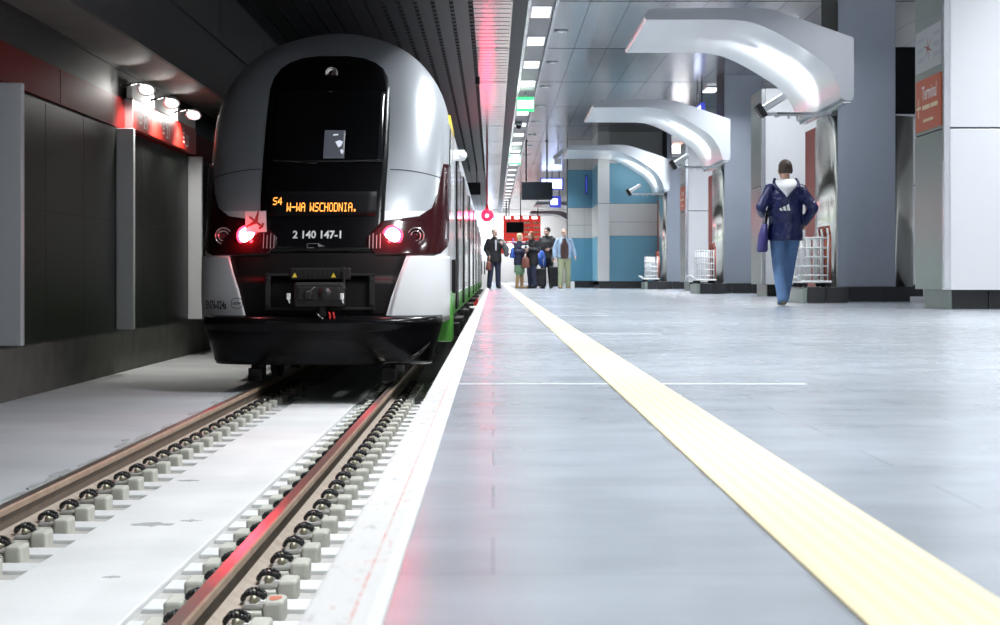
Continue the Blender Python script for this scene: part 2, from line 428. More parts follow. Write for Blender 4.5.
# left wall
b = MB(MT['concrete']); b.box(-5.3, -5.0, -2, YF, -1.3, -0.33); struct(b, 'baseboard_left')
b = MB(MT['wallpanel']); b.mats += [MT['joint'], MT['wallred'], MT['walldark']]
b.box(-5.25, -4.95, -2, YF, -0.34, 2.33)
b.m(MT['joint']); b.box(-4.96, -4.947, -2, 60, 1.092, 1.106)
for k in range(14):
    y = 22.1+6.83*(k-3)
    for q in (0.33, 0.66): b.box(-4.96, -4.9485, y+6.83*q-.006, y+6.83*q+.006, -0.34, 2.33)
b.m(MT['wallred']); b.box(-5.25, -4.93, -2, YF, 2.335, 2.74)
b.m(MT['joint'])
for k in range(16): b.box(-4.94, -4.928, 8+3.415*k, 8.012+3.415*k, 2.335, 2.74)
b.m(MT['walldark']); b.box(-5.25, -4.97, -2, YF, 2.74, 3.3)
b.m(MT['joint']); b.box(-4.98, -4.94, -2, YF, 3.12, 3.16)
struct(b, 'wall_left')
for i, y in enumerate([8.44, 15.27, 22.1, 28.96, 35.75, 42.6]):
    b = MB(MT['fin']); b.box(-4.95, -4.72, y-0.07, y+0.07, -0.32, 2.32, 0.012); struct(b, 'trim_%d' % (10+i))
# duct over the wall
b = MB(MT['soffit']); b.mats += [MT['duct'], MT['joint']]
b.box(-5.2, -4.22, -2, YF, 3.16, 3.22)
b.m(MT['duct']); b.box(-4.26, -4.2, -2, YF, 3.15, 3.94); b.box(-4.26, -4.17, -2, YF, 3.97, ZC)
b.m(MT['joint']); b.box(-4.26, -4.21, -2, YF, 3.94, 3.97)
for y in (26.5, 33.5, 40): b.box(-4.2, -4.165, y, y+0.5, 4.1, 4.6)
struct(b, 'wall_left_duct')

# ceilings
b = MB(MT['ceiltrack']); b.mats += [MT['joint']]
xs = [-4.2, -3.9, -3.6, -3.3, -3.0, -2.7, -2.4, -2.1, -1.8, -1.54, -1.27, -0.98, -0.68, -0.37]
for x0, x1 in zip(xs[:-1], xs[1:]): b.box(x0+0.02, x1-0.02, -2, YF, ZC, ZC+0.05)
b.m(MT['joint']); b.box(-5.2, -0.3, -2, YF, ZC+0.1, ZC+0.2)
for x in xs[8:]:
    b.box(x-0.022, x+0.022, -2, YF, ZC-0.02, ZC+0.1)
    for k in range(130): b.box(x-0.034, x+0.03, 22+0.55*k, 22.16+0.55*k, ZC-0.045, ZC)
struct(b, 'ceiling_track')
b = MB(MT['ceil']); b.mats += [MT['joint']]
b.m(MT['joint']); b.box(-0.37, 12, -25, YF, ZC+0.06, ZC+0.2)
b.m(MT['ceil'])
cx = [-0.33, 0.02, 0.33] ; cx2 = [0.95, 1.59, 2.24, 2.88, 3.52, 4.16, 4.8, 5.44, 6.08, 6.72, 7.36, 8.0, 9.0, 10.0, 12.0]
cy = [-25.0, -8.9, -1.45, 6.0, 13.45, 20.9, 28.35]+[35.8+7.45*k for k in range(16)]
for (xa, xb) in [(-0.33, 0.33)]+list(zip(cx2[:-1], cx2[1:])):
    for ya, yb in zip(cy[:-1], cy[1:]):
        b.box(xa+0.004, xb-0.004, ya+0.05, yb-0.05, ZC+random.uniform(0, 0.003), ZC+0.04)
# fine transverse ribs of the strip beside the track
b.m(MT['joint'])
for k in range(160): b.box(-0.33, 0.3, 30+0.62*k, 30.012+0.62*k, ZC-0.001, ZC+0.02)
struct(b, 'ceiling')
# lighting trough
b = MB(MT['trough']); b.mats += [MT['troughdark'], MT['trimsteel']]
b.m(MT['troughdark']); b.prism([(0.33, ZC), (0.33, ZC-0.05), (0.56, ZC-0.19), (0.6, ZC-0.19), (0.6, ZC)], -8, YF)
b.m(MT['trimsteel']); b.box(0.55, 0.6, -8, YF, ZC-0.21, ZC-0.18); b.box(0.985, 1.03, -8, YF, ZC-0.21, ZC-0.1)
b.m(MT['trough']); b.box(0.6, 0.985, -8, YF, ZC-0.15, ZC-0.1); b.box(0.985, 1.02, -8, YF, ZC-0.2, ZC)
struct(b, 'trim_20')

# end and right walls
b = MB(MT['whitewall']); b.mats += [MT['red'], MT['black']]
b.box(-5.3, 12, YF, YF+0.3, -1.5, ZC+0.2)
struct(b, 'wall_end')
b = MB(MT['whitewall']); b.box(-0.2, 12, -25.3, -25, -0.3, ZC+0.2); struct(b, 'wall_behind_bounce')  # added unseen white wall, bounces fill light onto camera-facing surfaces
b = MB(MT['whitewall']); b.box(12, 12.3, -25, YF, -0.3, ZC+0.2); struct(b, 'wall_right')

# ================================================================== LIGHTING
COOL = (0.93, 0.97, 1.0)
LY = [35.9-4.45*k for k in range(9, 0, -1)]+[35.9+4.45*k for k in range(24)]
proto = None; vis = 0
for y in LY:
    if y > 20:
        lab = 'bright white light panel in the ceiling trough, %s of its row from the camera end' % ordinal(vis)
        if proto is None:
            proto = thing('trough_light', lab, 'ceiling light', (0.785, y, ZC-0.15), 0, 'light panels in the ceiling trough')
            b = MB(MT['lamp']); b.box(-0.15, 0.15, -0.75, 0.75, -0.012, -0.004); b.build('diffuser', proto)
            b = MB(MT['trimsteel'])
            for a in (-0.17, 0.15): b.box(a, a+0.02, -0.77, 0.77, -0.02, 0)
            for a in (-0.77, 0.75): b.box(-0.17, 0.17, a, a+0.02, -0.02, 0)
            b.build('frame', proto)
        else: dup(proto, (0.785, y, ZC-0.15), label=lab)
        vis += 1
    if y < 112: area('trough_lamp', (0.785, y, ZC-0.175), 0.3, 1.5, 90, COOL, spread=1.85)
# tube lights over the concourse
proto = None
TLY = [10, 18.5, 28.2, 39.0, 45.0, 52.5, 61, 74.6, 80]
vis = 0
for y in TLY:
    if y > 30:
        lab = 'white ceiling light over the concourse beyond the pillars, %s from the front' % ordinal(vis)
        if proto is None:
            proto = thing('concourse_light', lab, 'ceiling light', (5.2, y, ZC), 0, 'concourse ceiling lights')
            b = MB(MT['lamp']); b.box(-0.14, 0.14, -0.6, 0.6, -0.05, -0.03); b.build('diffuser', proto)
            b = MB(MT['trimsteel']); b.box(-0.17, 0.17, -0.63, 0.63, -0.03, 0, 0.005); b.build('housing', proto)
        else: dup(proto, (5.2, y, ZC), label=lab)
        vis += 1
    area('concourse_lamp', (5.2, y, ZC-0.07), 0.28, 1.2, 230 if 50 < y < 65 else 60 if 28 < y < 29 else 75 if y == 39.0 else 130, COOL, spread=2.7)
for y in (-14, -2, 8, 17, 22.8): area('concourse_lamp', (7.0, y, ZC-0.05), 0.3, 1.5, 130, COOL, spread=2.6)
area('back_wall_fill', (6, -21, ZC-.2), 6, .5, 700, COOL, (-.8, 0, 0), spread=2.8)  # added lamp without a fixture, brightens the unseen wall behind the camera
for y in (100, 112, 122, 132, 142): area('hall_lamp', (1.0, y, ZC-0.25), 1.5, 1.5, 140, (0.95, 0.97, 1.0), spread=2.0)
for x in (-1.5, 2.0): area('end_wall_fill', (x, YF-4, ZC-.3), 2.5, .5, 75, (1, 1, 1), (.95, 0, 0), spread=2.6)  # added lamps without fixtures, whiten the end wall
# small unlit downlights
proto = None
for i in range(9):
    y = 34.2+5.9*i
    lab = 'small round ceiling downlight between the trough and the arches, %s from the camera end' % ordinal(i)
    if proto is None:
        proto = thing('downlight', lab, 'downlight', (1.24, y, ZC), 0, 'small round ceiling downlights')
        b = MB(MT['trimsteel']); b.lathe((0, 0, 0), [(0.13, 0), (0.13, -0.02), (0.10, -0.035), (0.09, -0.02)]); b.build('ring', proto)
        b = MB(MT['ink']); b.lathe((0, 0, 0), [(0.09, -0.015), (0.05, -0.024), (0.01, -0.026)]); b.build('lamp_glass', proto)
    else: dup(proto, (1.24, y, ZC), label=lab)

# ================================================================== TRACK
def rail_prof(x):
    h = 0.036
    return [(x-.075, -.172), (x+.075, -.172), (x+.075, -.160), (x+.03, -.142), (x+.0085, -.125), (x+.0085, -.05), (x+h, -.038), (x+h, -.008), (x+.028, 0), (x-.028, 0), (x-h, -.008), (x-h, -.038), (x-.0085, -.05), (x-.0085, -.125), (x-.03, -.142), (x-.075, -.160)]
for sx, lab in ((-1, 'rusty brown running rail nearer the dark wall'), (1, 'rusty running rail nearer the platform edge with red glint')):
    b = MB(MT['rail'], MT['railweb'], MT['railfoot'], MT['railtop'])
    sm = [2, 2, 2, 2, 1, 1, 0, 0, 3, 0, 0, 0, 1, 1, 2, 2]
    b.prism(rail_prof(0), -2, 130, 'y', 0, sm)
    tag(b.build('running_rail', None, (TX+sx*0.7525, 0, ZR)), lab, 'rail')
# sleepers: two blocks, four clips each
def clip_mesh(mb, side):
    # bent spring clamp: two loops beside a bolt, on a pale pad
    x0 = side*0.118
    pts = []
    for s_ in (-1, 1):
        arc = []
        for i in range(9):
            a = PI*i/8
            arc.append((x0+side*(0.044*math.cos(a)), s_*(0.024+0.032*math.sin(a)), -0.140+0.034*math.sin(a)+(0.008 if i < 2 else 0)))
        mb.tube(arc, 0.0115, 7)
        mb.ball(arc[0], 0.0095, u=7, v=5); mb.ball(arc[-1], 0.0095, u=7, v=5)
    mb.tube([(x0-side*0.042, -0.024, -0.14), (x0-side*0.042, 0.024, -0.14)], 0.0095, 7)
    mb.mi = 1; mb.box(x0-0.045, x0+0.045, -0.06, 0.06, -0.178, -0.158, 0.006); mb.mi = 0
def make_sleeper(label, y):
    r = thing('sleeper', label, 'railway sleeper', (TX, y, ZR), 0, 'concrete sleepers along the track')
    for sx in (-1, 1):
        b = MB(MT['sleeper'])
        c = sx*0.7525
        b.box(c-0.165, c+0.165, -0.12, 0.12, -0.31, -0.176, 0.008)
        for q in (-1, 1):
            xa, xb = sorted((c+q*0.168, c+q*0.252)); b.box(xa, xb, -0.115, 0.115, -0.3, -0.132, 0.014)
        b.build('block', r)
        for q in (-1, 1):
            b = MB(MT['clip'], MT['groove']); clip_mesh(b, q); k = b.build('rail_clip', r, (c, 0, 0.004))
            b = MB(MT['bolt']); b.lathe((q*0.118, 0, 0), [(0.018, -0.16), (0.018, -0.132), (0.013, -0.13), (0.013, -0.116), (0.008, -0.114), (0.008, -0.1)], n=6); b.build('bolt', k)
    return r
SY = [8.13+0.622*k for k in range(33)]
front = [y for y in SY if y < 24.2]
ps = None
for i, y in enumerate(SY):
    if y < 24.2:
        lab = 'concrete sleeper with black rail clips, %s of the row from the camera' % ordinal(i)
    else: lab = 'concrete sleeper in the dark under the train, %s behind its bumper' % ordinal(i-len(front))
    if ps is None: ps = make_sleeper(lab, y)
    else: dup(ps, (TX, y, ZR), label=lab)
b = MB(MT['sleeperred'])
pts = [(0.032*math.cos(a)*random.uniform(.6, 1), 0.09*math.sin(a)*random.uniform(.6, 1)) for a in [2*PI*i/10 for i in range(10)]]
b.prism([(p[0], p[1]) for p in pts], -0.002, 0.0015, 'z')
tag(b.build('paint_mark', None, (TX+0.7525+0.21, SY[2], ZR-0.1315)), 'red paint daub on a sleeper block beside the platform', 'paint mark')

# ================================================================== THE TRAIN
T0 = 24.25
train = thing('train', 'silver and white electric passenger train with red tail lights and black windscreen', 'train', (TX-.03, T0, ZR))
HW, ZSH, ZTOP, ZBOT = 1.40, 2.95, 4.27, 0.72
def lerp_tab(tab, t):
    if t <= tab[0][0]: return tab[0][1]
    for (a, va), (c, vc) in zip(tab[:-1], tab[1:]):
        if t <= c:
            k = (t-a)/(c-a); return va+(vc-va)*k
    return tab[-1][1]
def smooth_tab(tab, t):
    return sum(lerp_tab(tab, t+d)*w for d, w in ((-.16, .15), (-.08, .2), (0, .3), (.08, .2), (.16, .15)))
RAKE = [(0, .30), (0.7, .30), (1.2, .30), (1.6, .38), (2.1, .66), (2.6, 1.02), (3.1, 1.42), (3.5, 1.75), (3.85, 2.15), (4.1, 2.7), (4.3, 3.5)]
def hw(z):
    if z <= ZSH: return HW - 0.03*max(0, (1.0-z))
    k = min(1.0, (z-ZSH)/(ZTOP-ZSH)); return max(0.0, HW*math.sqrt(max(0.0, 1-k*k)))
def cz(z):
    if z < ZSH: return 0.85
    k = min(1, (z-ZSH)/(ZTOP-ZSH)); return 0.85*(1-k*k)
def D(x, z):
    h = hw(z); u = min(1.0, abs(x)/h) if h > 1e-6 else 0
    n = 2.7
    return smooth_tab(RAKE, z)+cz(z)*(1-(max(0.0, 1-u**n))**(1/n))
def nose_rows(zs, nu=40):
    rows = []
    for z in zs:
        r = []
        for j in range(nu+1):
            t = -1+2*j/nu; u = math.copysign(1-(1-abs(t))**1.9, t)
            x = u*hw(z); r.append(Vector((x, D(x, z), z)))
        rows.append(r)
    return rows
zs_low = [ZBOT+(1.98-ZBOT)*i/12 for i in range(13)]
zs_up = [1.98+(ZTOP-0.0005-1.98)*(1-(1-i/34)**1.7) for i in range(35)]
CAR = 19.2; NC = 4; LEN = CAR*NC
# body shell: nose plus the first car, then the other cars
b = MB(MT['shell'], MT['twhite'], MT['tgreen'])
b.m(MT['twhite']); b.grid(nose_rows(zs_low))
b.m(MT['shell']); b.grid(nose_rows(zs_up))
side_z = [ZBOT, 1.0, 1.98, ZSH]+[ZSH+(ZTOP-ZSH)*math.sin(PI/2*i/10) for i in range(1, 11)]
def bodyside(b, y0f, y1):
    for sgn in (-1, 1):
        for za, zb in zip(side_z[:-1], side_z[1:]):
            b.m(MT['tgreen'] if za < 0.99 and y1 > 6 else MT['twhite'] if zb <= ZSH+0.3 else MT['shell'])
            N = 3 if za < ZSH else 2
            rows = []
            zz = [za+(zb-za)*i/2 for i in range(3)]
            if za < 2.95:
                zz = [za+(zb-za)*i/12 for i in range(13)]
            for z in zz:
                y0 = y0f(z); rows.append([Vector((sgn*hw(z), y0+(y1-y0)*k/N, z)) for k in range(N+1)])
            b.grid(rows)
bodyside(b, lambda z: D(hw(z), min(z, ZTOP-1e-4)), CAR-0.15)
shell = b.build('body_shell', train)
shell['label'] = 'silver and white front car body'
for k in range(1, NC):
    b = MB(MT['shell'], MT['twhite'], MT['tgreen'])
    bodyside(b, lambda z: CAR*k+0.15, CAR*(k+1)-0.15)
    # end walls
    for yy in (CAR*k+0.15, CAR*(k+1)-0.15):
        prof = [(hw(z), z) for z in side_z]; prof = prof+[(-x, z) for x, z in reversed(prof[:-1])]
        V = [b.bm.verts.new((x, yy, z)) for x, z in prof]; f = b.bm.faces.new(V); f.material_index = 0
    c = b.build('car_body', train); c['label'] = 'white trailing car body with green lower band'
for k in range(1, NC):
    b = MB(MT['rubber'])
    for q in range(3):
        prof = [(0.93*hw(z), 0.2+z*0.94) for z in side_z]; prof = prof+[(-x, z) for x, z in reversed(prof[:-1])]
        b.prism(prof, CAR*k-0.14+q*0.1, CAR*k-0.06+q*0.1, 'y')
    b.build('gangway_bellows', train)

def patch(rows_spec, mt, name, off=0.012, thick=0.03, parent=None, nx=16, nz=14, label=None, ylim=None):
    """rows_spec=[(z, xl, xr)...] ascending z: a panel hugging the nose surface"""
    zs0, zs1 = rows_spec[0][0], rows_spec[-1][0]
    rows = []
    keys = sorted({r[0] for r in rows_spec} | {zs0+(zs1-zs0)*i/nz for i in range(nz+1)})
    L = [(r[0], r[1]) for r in rows_spec]; R = [(r[0], r[2]) for r in rows_spec]
    for z in keys:
        xl, xr = lerp_tab(L, z), lerp_tab(R, z); h = hw(z)*0.9995
        row = []
        for j in range(nx+1):
            x = xl+(xr-xl)*j/nx
            xc = max(-h, min(h, x)); row.append(Vector((xc+(math.copysign(off, xc) if abs(xc) > .98*h else 0), D(xc, z)-off, z)))
        rows.append(row)
    b = MB(mt); b.grid(rows, Vector((0, thick, 0)))
    o = b.build(name, parent or train)
    if label: o['label'] = label
    return o

# black windscreen mask (z above the headlight band to the brow)
mask_rows = [(1.50, -.66, .66), (1.75, -.70, .69), (2.1, -.715, .70), (2.6, -.725, .715), (3.1, -.725, .715), (3.45, -.715, .705), (3.6, -.68, .67), (3.72, -.61, .61), (3.80, -.51, .51), (3.86, -.37, .37), (3.89, -.18, .18)]
mask = patch(mask_rows, MT['mask'], 'windscreen_mask', 0.012, 0.03, nx=20, nz=30, label='glossy black panel around the windscreen')
win = patch([(2.55, -.66, .655), (2.59, -.675, .67), (3.38, -.665, .66), (3.42, -.64, .635)], MT['glass'], 'windscreen', 0.020, 0.012, nx=16, nz=12)
# lit cab interior as a glowing doorway panel, with reflections painted on the pane
def onface(u0, v0, off):
    return lambda u, v: (u0+u, D(u0+u, v0+v)-off, v0+v)
def quad_on(mb, x0, x1, z0, z1, off, n=6):
    mb.grid([[Vector((x0+(x1-x0)*j/n, D(x0+(x1-x0)*j/n, z0+(z1-z0)*i/n)-off, z0+(z1-z0)*i/n)) for j in range(n+1)] for i in range(n+1)], Vector((0, .004, 0)))
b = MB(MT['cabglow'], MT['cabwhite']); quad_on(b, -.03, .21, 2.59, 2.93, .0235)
cg = b.build('cab_doorway_glow', win)
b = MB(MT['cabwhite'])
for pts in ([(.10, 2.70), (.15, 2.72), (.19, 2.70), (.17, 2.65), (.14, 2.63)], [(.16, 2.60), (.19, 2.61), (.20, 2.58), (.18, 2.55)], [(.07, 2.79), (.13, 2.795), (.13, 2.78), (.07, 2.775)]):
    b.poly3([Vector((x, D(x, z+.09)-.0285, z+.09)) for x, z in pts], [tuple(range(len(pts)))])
b.build('cab_reflection_glow', win)
b = MB(MT['cabwhite']); 
# wiper
b = MB(MT['tframe']); b.tube([(x, D(x, z)-.03, z) for x, z in ((-.1, 2.53), (-.3, 2.545), (-.6, 2.57))], .008, 6); b.build('wiper', win)
# roof headlamp
b = MB(MT['reflector'], MT['lens'])
zz = 3.65; yy = D(0, zz)-.02
b.lathe((0.0, yy, zz), [(.075, .02), (.078, -.012), (.066, -.024), (.06, -.01), (.034, -.004)], 'y', 24)
b.m(MT['lens']); b.lathe((0.0, yy, zz), [(.036, 0), (.032, -.014), (.012, -.02)], 'y', 20)
b.build('top_headlamp', train)
# destination display
disp = patch([(1.92, -.62, .60), (2.2, -.62, .60)], MT['ledbox'], 'destination_display', 0.022, 0.01, nx=12, nz=4)
GL = {'W': '10001 10001 10001 10101 10101 11011 10001', '-': '00000 00000 00000 11111 00000 00000 00000', 'A': '01110 10001 10001 11111 10001 10001 10001',
      'S': '01111 10000 10000 01110 00001 00001 11110', 'C': '01111 10000 10000 10000 10000 10000 01111', 'H': '10001 10001 10001 11111 10001 10001 10001',
      'O': '01110 10001 10001 10001 10001 10001 01110', 'D': '11110 10001 10001 10001 10001 10001 11110', 'N': '10001 11001 11001 10101 10011 10011 10001',
      'I': '01110 00100 00100 00100 00100 00100 01110', '4': '00010 00110 01010 10010 11111 00010 00010', '.': '00000 00000 00000 00000 00000 01100 01100', ' ': '00000 '*7}
def led_text(b, txt, x0, z0, px, pz):
    x = x0
    for ch in txt:
        g = GL[ch].split()
        for i, row in enumerate(g):
            for j, c in enumerate(row):
                if c == '1':
                    u, v = x+j*px, z0+(6-i)*pz
                    d = D(u, v)-.0225
                    b.poly3([(u-px*.46, d-.004, v-pz*.46), (u+px*.46, d-.004, v-pz*.46), (u+px*.46, d-.004, v+pz*.46), (u-px*.46, d-.004, v+pz*.46)], [(0, 1, 2, 3)])
        x += px*(3 if ch == '.' else 5.95 if ch != ' ' else 5)
    return x
b = MB(MT['led'])
led_text(b, 'W-WA WSCHODNIA.', -.405, 1.975, .0091, .0145)
b.build('display_text', disp)['label'] = 'amber dot matrix destination text'
b = MB(MT['led']); led_text(b, 'S4', -.565, 2.05, .0095, .0125)
b.build('line_number', disp)
# headlight band: black glass across the front and up the corners
BL = [(1.47, -1.25, -.62), (1.5, -1.33, -.58), (1.58, -1.385, -.5), (1.68, -1.4, -.5), (1.8, -1.4, -.62), (1.86, -1.4, -.66), (1.92, -1.4, -1.08), (2.02, -1.4, -1.22), (2.2, -1.4, -1.29), (2.55, -1.4, -1.34)]
for sg in (-1, 1):
    rows = [(z, a, c) if sg < 0 else (z, -c, -a) for z, a, c in BL]
    hl = patch(rows, MT['lens'], 'headlight', 0.014, 0.03, nx=22, nz=22, label='headlight cluster with a lit red tail lamp')
    # ring lamp (unlit) and red tail lamp (lit)
    xo, xi, zl = sg*1.09-.04, sg*0.82-.03, 1.695
    b = MB(MT['reflector']);
    yo = D(xo, zl)
    for r in (.098, .062): b.lathe((xo, yo-.005, zl), [(r, .06), (r, -.03), (r-.007, -.036), (r-.014, -.03), (r-.014, .06)], 'y', 28)
    b.m(MT['lens']); b.lathe((xo, yo-.005, zl), [(.045, .05), (.04, -.01), (.02, -.03)], 'y', 20)
    b.build('lamp_ring', hl)
    yi = D(xi, zl)
    b = MB(MT['tail'], MT['tailcore']); b.lathe((xi, yi, zl), [(.115, .04), (.115, -.02), (.106, -.03)], 'y', 28)
    b.m(MT['tailcore']); b.lathe((xi, yi-.03, zl), [(.085, 0), (.07, -.012), (.02, -.018)], 'y', 24)
    b.build('tail_lamp', hl)['label'] = 'lit red tail lamp'
    point('tail_light', (TX-.03+xi, T0+yi-.11, ZR+zl), 3.0, (1, .02, .03), .02)
    spot('tail_beam', (TX+xi, T0+yi-.1, ZR+zl), (TX+xi+.9*sg, 0, ZR+zl-1.3), 60, 1.0, (1, .03, .08), .8, .08)
    # louvre marks
    b = MB(mat('louvre_white', (0.5, 0.42, 0.42), 0.5))
    for q in range(4):
        x = sg*(.655-.04*q) ; z0, z1 = 1.55, 1.72-.02*(q % 2)
        y = min(D(x, z0), D(x, z1))
        b.poly3([(x-.004, D(x, z0)-.02, z0), (x+.004, D(x, z0)-.02, z0), (x+.004, D(x, z1)-.02, z1), (x-.004, D(x, z1)-.02, z1)], [(0, 1, 2, 3)])
    b.build('louvre', train)
# black centre below the windscreen
centre = patch([(.78, -.86, .72), (1.0, -.92, .78), (1.2, -.97, .85), (1.42, -1.03, .93), (1.5, -1.04, .96), (1.62, -.74, .74)], MT['tmatte'], 'front_fairing', 0.008, 0.03, nx=20, nz=14, label='black panel round the coupler')
# recess frame
b = MB(MT['tframe'])
fr = lambda x, z: D(x, z)-.035
for (x0, x1, z0, z1) in ((-.66, .56, 1.24, 1.27), (-.66, .56, .86, .89), (-.66, -.60, .89, 1.24), (.50, .56, .89, 1.24)):
    b.box(x0, x1, .26, .34, z0, z1, .006)
for sx in (-.63, .53):
    for z in (.92, 1.2): b.lathe((sx, .255, z), [(.018, .03), (.018, 0), (.012, -.006)], 'y', 10)
b.build('recess_frame', train, (.04, 0, 0))
# coupler head
b = MB(MT['under'], MT['tframe'])
b.box(-.33, .22, .0, .3, .9, 1.17, .03); b.m(MT['tframe']); b.box(-.29, .18, -.05, .1, .98, 1.12, .02)
b.lathe((.02, -.07, 1.04), [(.07, .05), (.075, -.02), (.03, -.05)], 'y', 18); b.lathe((-.17, -.05, 1.03), [(.06, .05), (.05, -.02), (.03, -.03)], 'y', 18)
b.m(MT['under']); b.box(-.06, .02, .05, .4, .72, .95, .02)
cp = b.build('coupler', train, (.055, 0, 0))
b = MB(MT['tframe']); b.box(-.38, .28, .12, .3, 1.20, 1.33, .012)
for q in range(11): b.box(-.33+.052*q, -.31+.052*q, .105, .13, 1.235, 1.31)
b.box(.20, .23, .05, .13, 1.1, 1.34, .008); b.ball((.205, .06, 1.1), .035)
gb = b.build('coupler_cover', train, (.055, 0, 0))
b = MB(MT['warn'])
for x in (-.33, .10):
    b.prism([(x-.028, 1.225), (x+.028, 1.225), (x, 1.275)], .095, .102, 'y')
b.build('warning_triangle', gb)
b = MB(MT['reflector']); b.tube([(-.2, -.075, 1.06), (-.15, -.085, 1.075), (-.09, -.085, 1.12)], .007, 6)
b.tube([(-.08, -.06, .83), (-.03, -.07, .79), (0, -.07, .77)], .008, 6); b.build('coupler_lever', cp)
for x in (-.39, .2):
    b = MB(MT['ink']); b.box(x-.02, x+.02, -.02, .05, .98, 1.05, .006); b.tube([(x, -.01, 1.0), (x+.015, -.012, .94)], .009, 6); b.build('air_cock', cp)
b = MB(MT['gloryred'])
for x in (.06, .105): b.tube([(x, -.02, .84), (x+.01, -.03, .80), (x+.01, -.02, .76)], .012, 6)
b.build('air_hose', cp)['label'] = 'red hose ends'
# white lower corner panels
for sg, nm in ((-1, 'outer'), (1, 'inner')):
    if sg < 0: rows = [(.735, -1.395, -.84), (.8, -1.395, -.85), (1.1, -1.395, -.93), (1.3, -1.395, -1.0), (1.44, -1.395, -1.04), (1.465, -1.395, -1.07)]
    else: rows = [(.735, .76, 1.395), (.8, .765, 1.395), (1.1, .84, 1.395), (1.3, .90, 1.395), (1.44, .96, 1.395), (1.465, .99, 1.395)]
    p_ = patch(rows, MT['twhite'], 'corner_panel', 0.03, 0.04, nx=14, nz=8, label='white lower corner panel')
    if sg < 0:
        b = MB(MT['inkdark']); text_on(b, 'EN76-024a', .13, lambda u, v: (-1.075+u*.46, D(-1.075+u*.46, .87+v)-.036, .87+v), 'RIGHT', .004)
        b.build('fleet_number', p_); b = MB(MT['inkdark'])
        # oval stamp
        n = 28
        def st(a, r): return (-.95+.068*(abs(math.cos(a))**.7)*math.copysign(1, math.cos(a))*r, .935+.06*(abs(math.sin(a))**.7)*math.copysign(1, math.sin(a))*r*1.0)
        o_ = [st(2*PI*i/n, 1) for i in range(n)]; i_ = [st(2*PI*i/n, .9) for i in range(n)]
        V = [Vector((x, D(x, z)-.036, z)) for x, z in o_+i_]
        b.poly3(V, [(i, (i+1) % n, n+(i+1) % n, n+i) for i in range(n)])
        text_on(b, '650W', .046, lambda u, v: (-.95+u*.85, D(-.95+u*.85, .918+v)-.036, .918+v), 'CENTER', .001)
        b.build('oval_stamp', p_)
# running number and small lettering
b = MB(MT['ink']); text_on(b, '2 140 147-1', .118, lambda u, v: (-.045+u*.98, D(-.045+u*.98, 1.665+v)-.022, 1.665+v), 'CENTER', .0035)
b.build('running_number', train)
b = MB(mat('small_mark', (.3, .28, .28), .5))
b.box(-.15, -.075, .235, .24, 1.552, 1.558); b.box(-.15, -.145, .235, .24, 1.552, 1.60); b.box(-.15, -.02, .235, .24, 1.598, 1.602)
b.prism([(-.02, 1.565), (.05, 1.572), (.0, 1.59), (-.03, 1.60)], .232, .238, 'y')
b.build('small_mark', train)
# airport pictogram plate
tilt = math.radians(-2)
pc = (-.745, 1.85); hs = .118
yq = D(pc[0], pc[1]-.1)-.05
mtx = Matrix.Translation((pc[0], yq, pc[1])) @ Matrix.Rotation(tilt, 4, 'Y')
b = MB(mat('plate_white', (.75, .68, .70), .5)); b.obox(mtx, hs*2, .012, hs*2, .003); pl = b.build('airport_plate', train)
pl['label'] = 'white square plate with an airplane symbol'
b = MB(mat('plane_red', (.30, .03, .03), .5))
def pp(pts):
    a = math.radians(-40); r = []
    for x, z in pts:
        X, Z = x*math.cos(a)-z*math.sin(a), x*math.sin(a)+z*math.cos(a)
        r.append(mtx @ Vector((X*.9, -.008, Z*.9)))
    b.poly3(r, [tuple(range(len(r)))])
pp([(-.11, .0), (-.09, .013), (.105, .013), (.115, 0), (.105, -.013), (-.09, -.013)])
pp([(.02, .012), (-.045, .125), (-.065, .125), (-.03, .012)]); pp([(.02, -.012), (-.03, -.012), (-.065, -.125), (-.045, -.125)])
pp([(.085, .01), (.066, .045), (.098, .045), (.11, .01)][::-1]); pp([(.085, -.01), (.066, -.045), (.098, -.045), (.11, -.01)])
b.build('airplane_symbol', pl)
# seams on the silver nose
for sg in (-1, 1):
    b = MB(MT['inkdark'])
    rows = []
    for i in range(13):
        x = sg*(.74+(1.36-.74)*i/12); z = 2.46-.10*(i/12)**2
        rows.append([Vector((x, D(x, z)-.003, z)), Vector((x, D(x, z)-.003, z+.009))])
    b.grid(rows, Vector((0, .01, 0))); b.build('nose_seam', shell)
# bumper / plough
def bump_rows():
    prof = [(.80, .30), (.80, .1), (.775, .03), (.74, 0), (.70, .0), (.66, .035), (.62, .03), (.45, .06), (.30, .10), (.255, .16), (.24, .5)]
    rows = []
    for z, d in prof:
        k = max(0, (.7-z)/.46); w = 1.345-.13*k
        r = []
        for j in range(37):
            t = -1+2*j/36; u = math.copysign(1-(1-abs(t))**1.8, t)
            r.append(Vector((u*w, d-.05+.75*(1-(max(0, 1-abs(u)**3))**(1/3)), z)))
        rows.append(r)
    return rows
b = MB(MT['bumper']); b.grid(bump_rows()); 
b.box(-1.2, 1.2, .45, 1.2, .3, .78)
bp_ = b.build('bumper', train); bp_['label'] = 'glossy black lower bumper'
b = MB(MT['tframe']); b.tube([(.98, .22, .32), (1.1, .25, .38), (1.2, .36, .5)], .025, 8); b.tube([(.7, .1, .27), (.98, .22, .32)], .012, 6); b.build('bumper_bracket', bp_)
for sx in (-1, 1):
    b = MB(MT['under']); b.box(sx*.7525-.07, sx*.7525+.07, .7, 1.0, .07, .5, .01); b.box(sx*.7525-.10, sx*.7525+.06, .66, .74, .05, .2, .01); b.build('rail_guard', train)
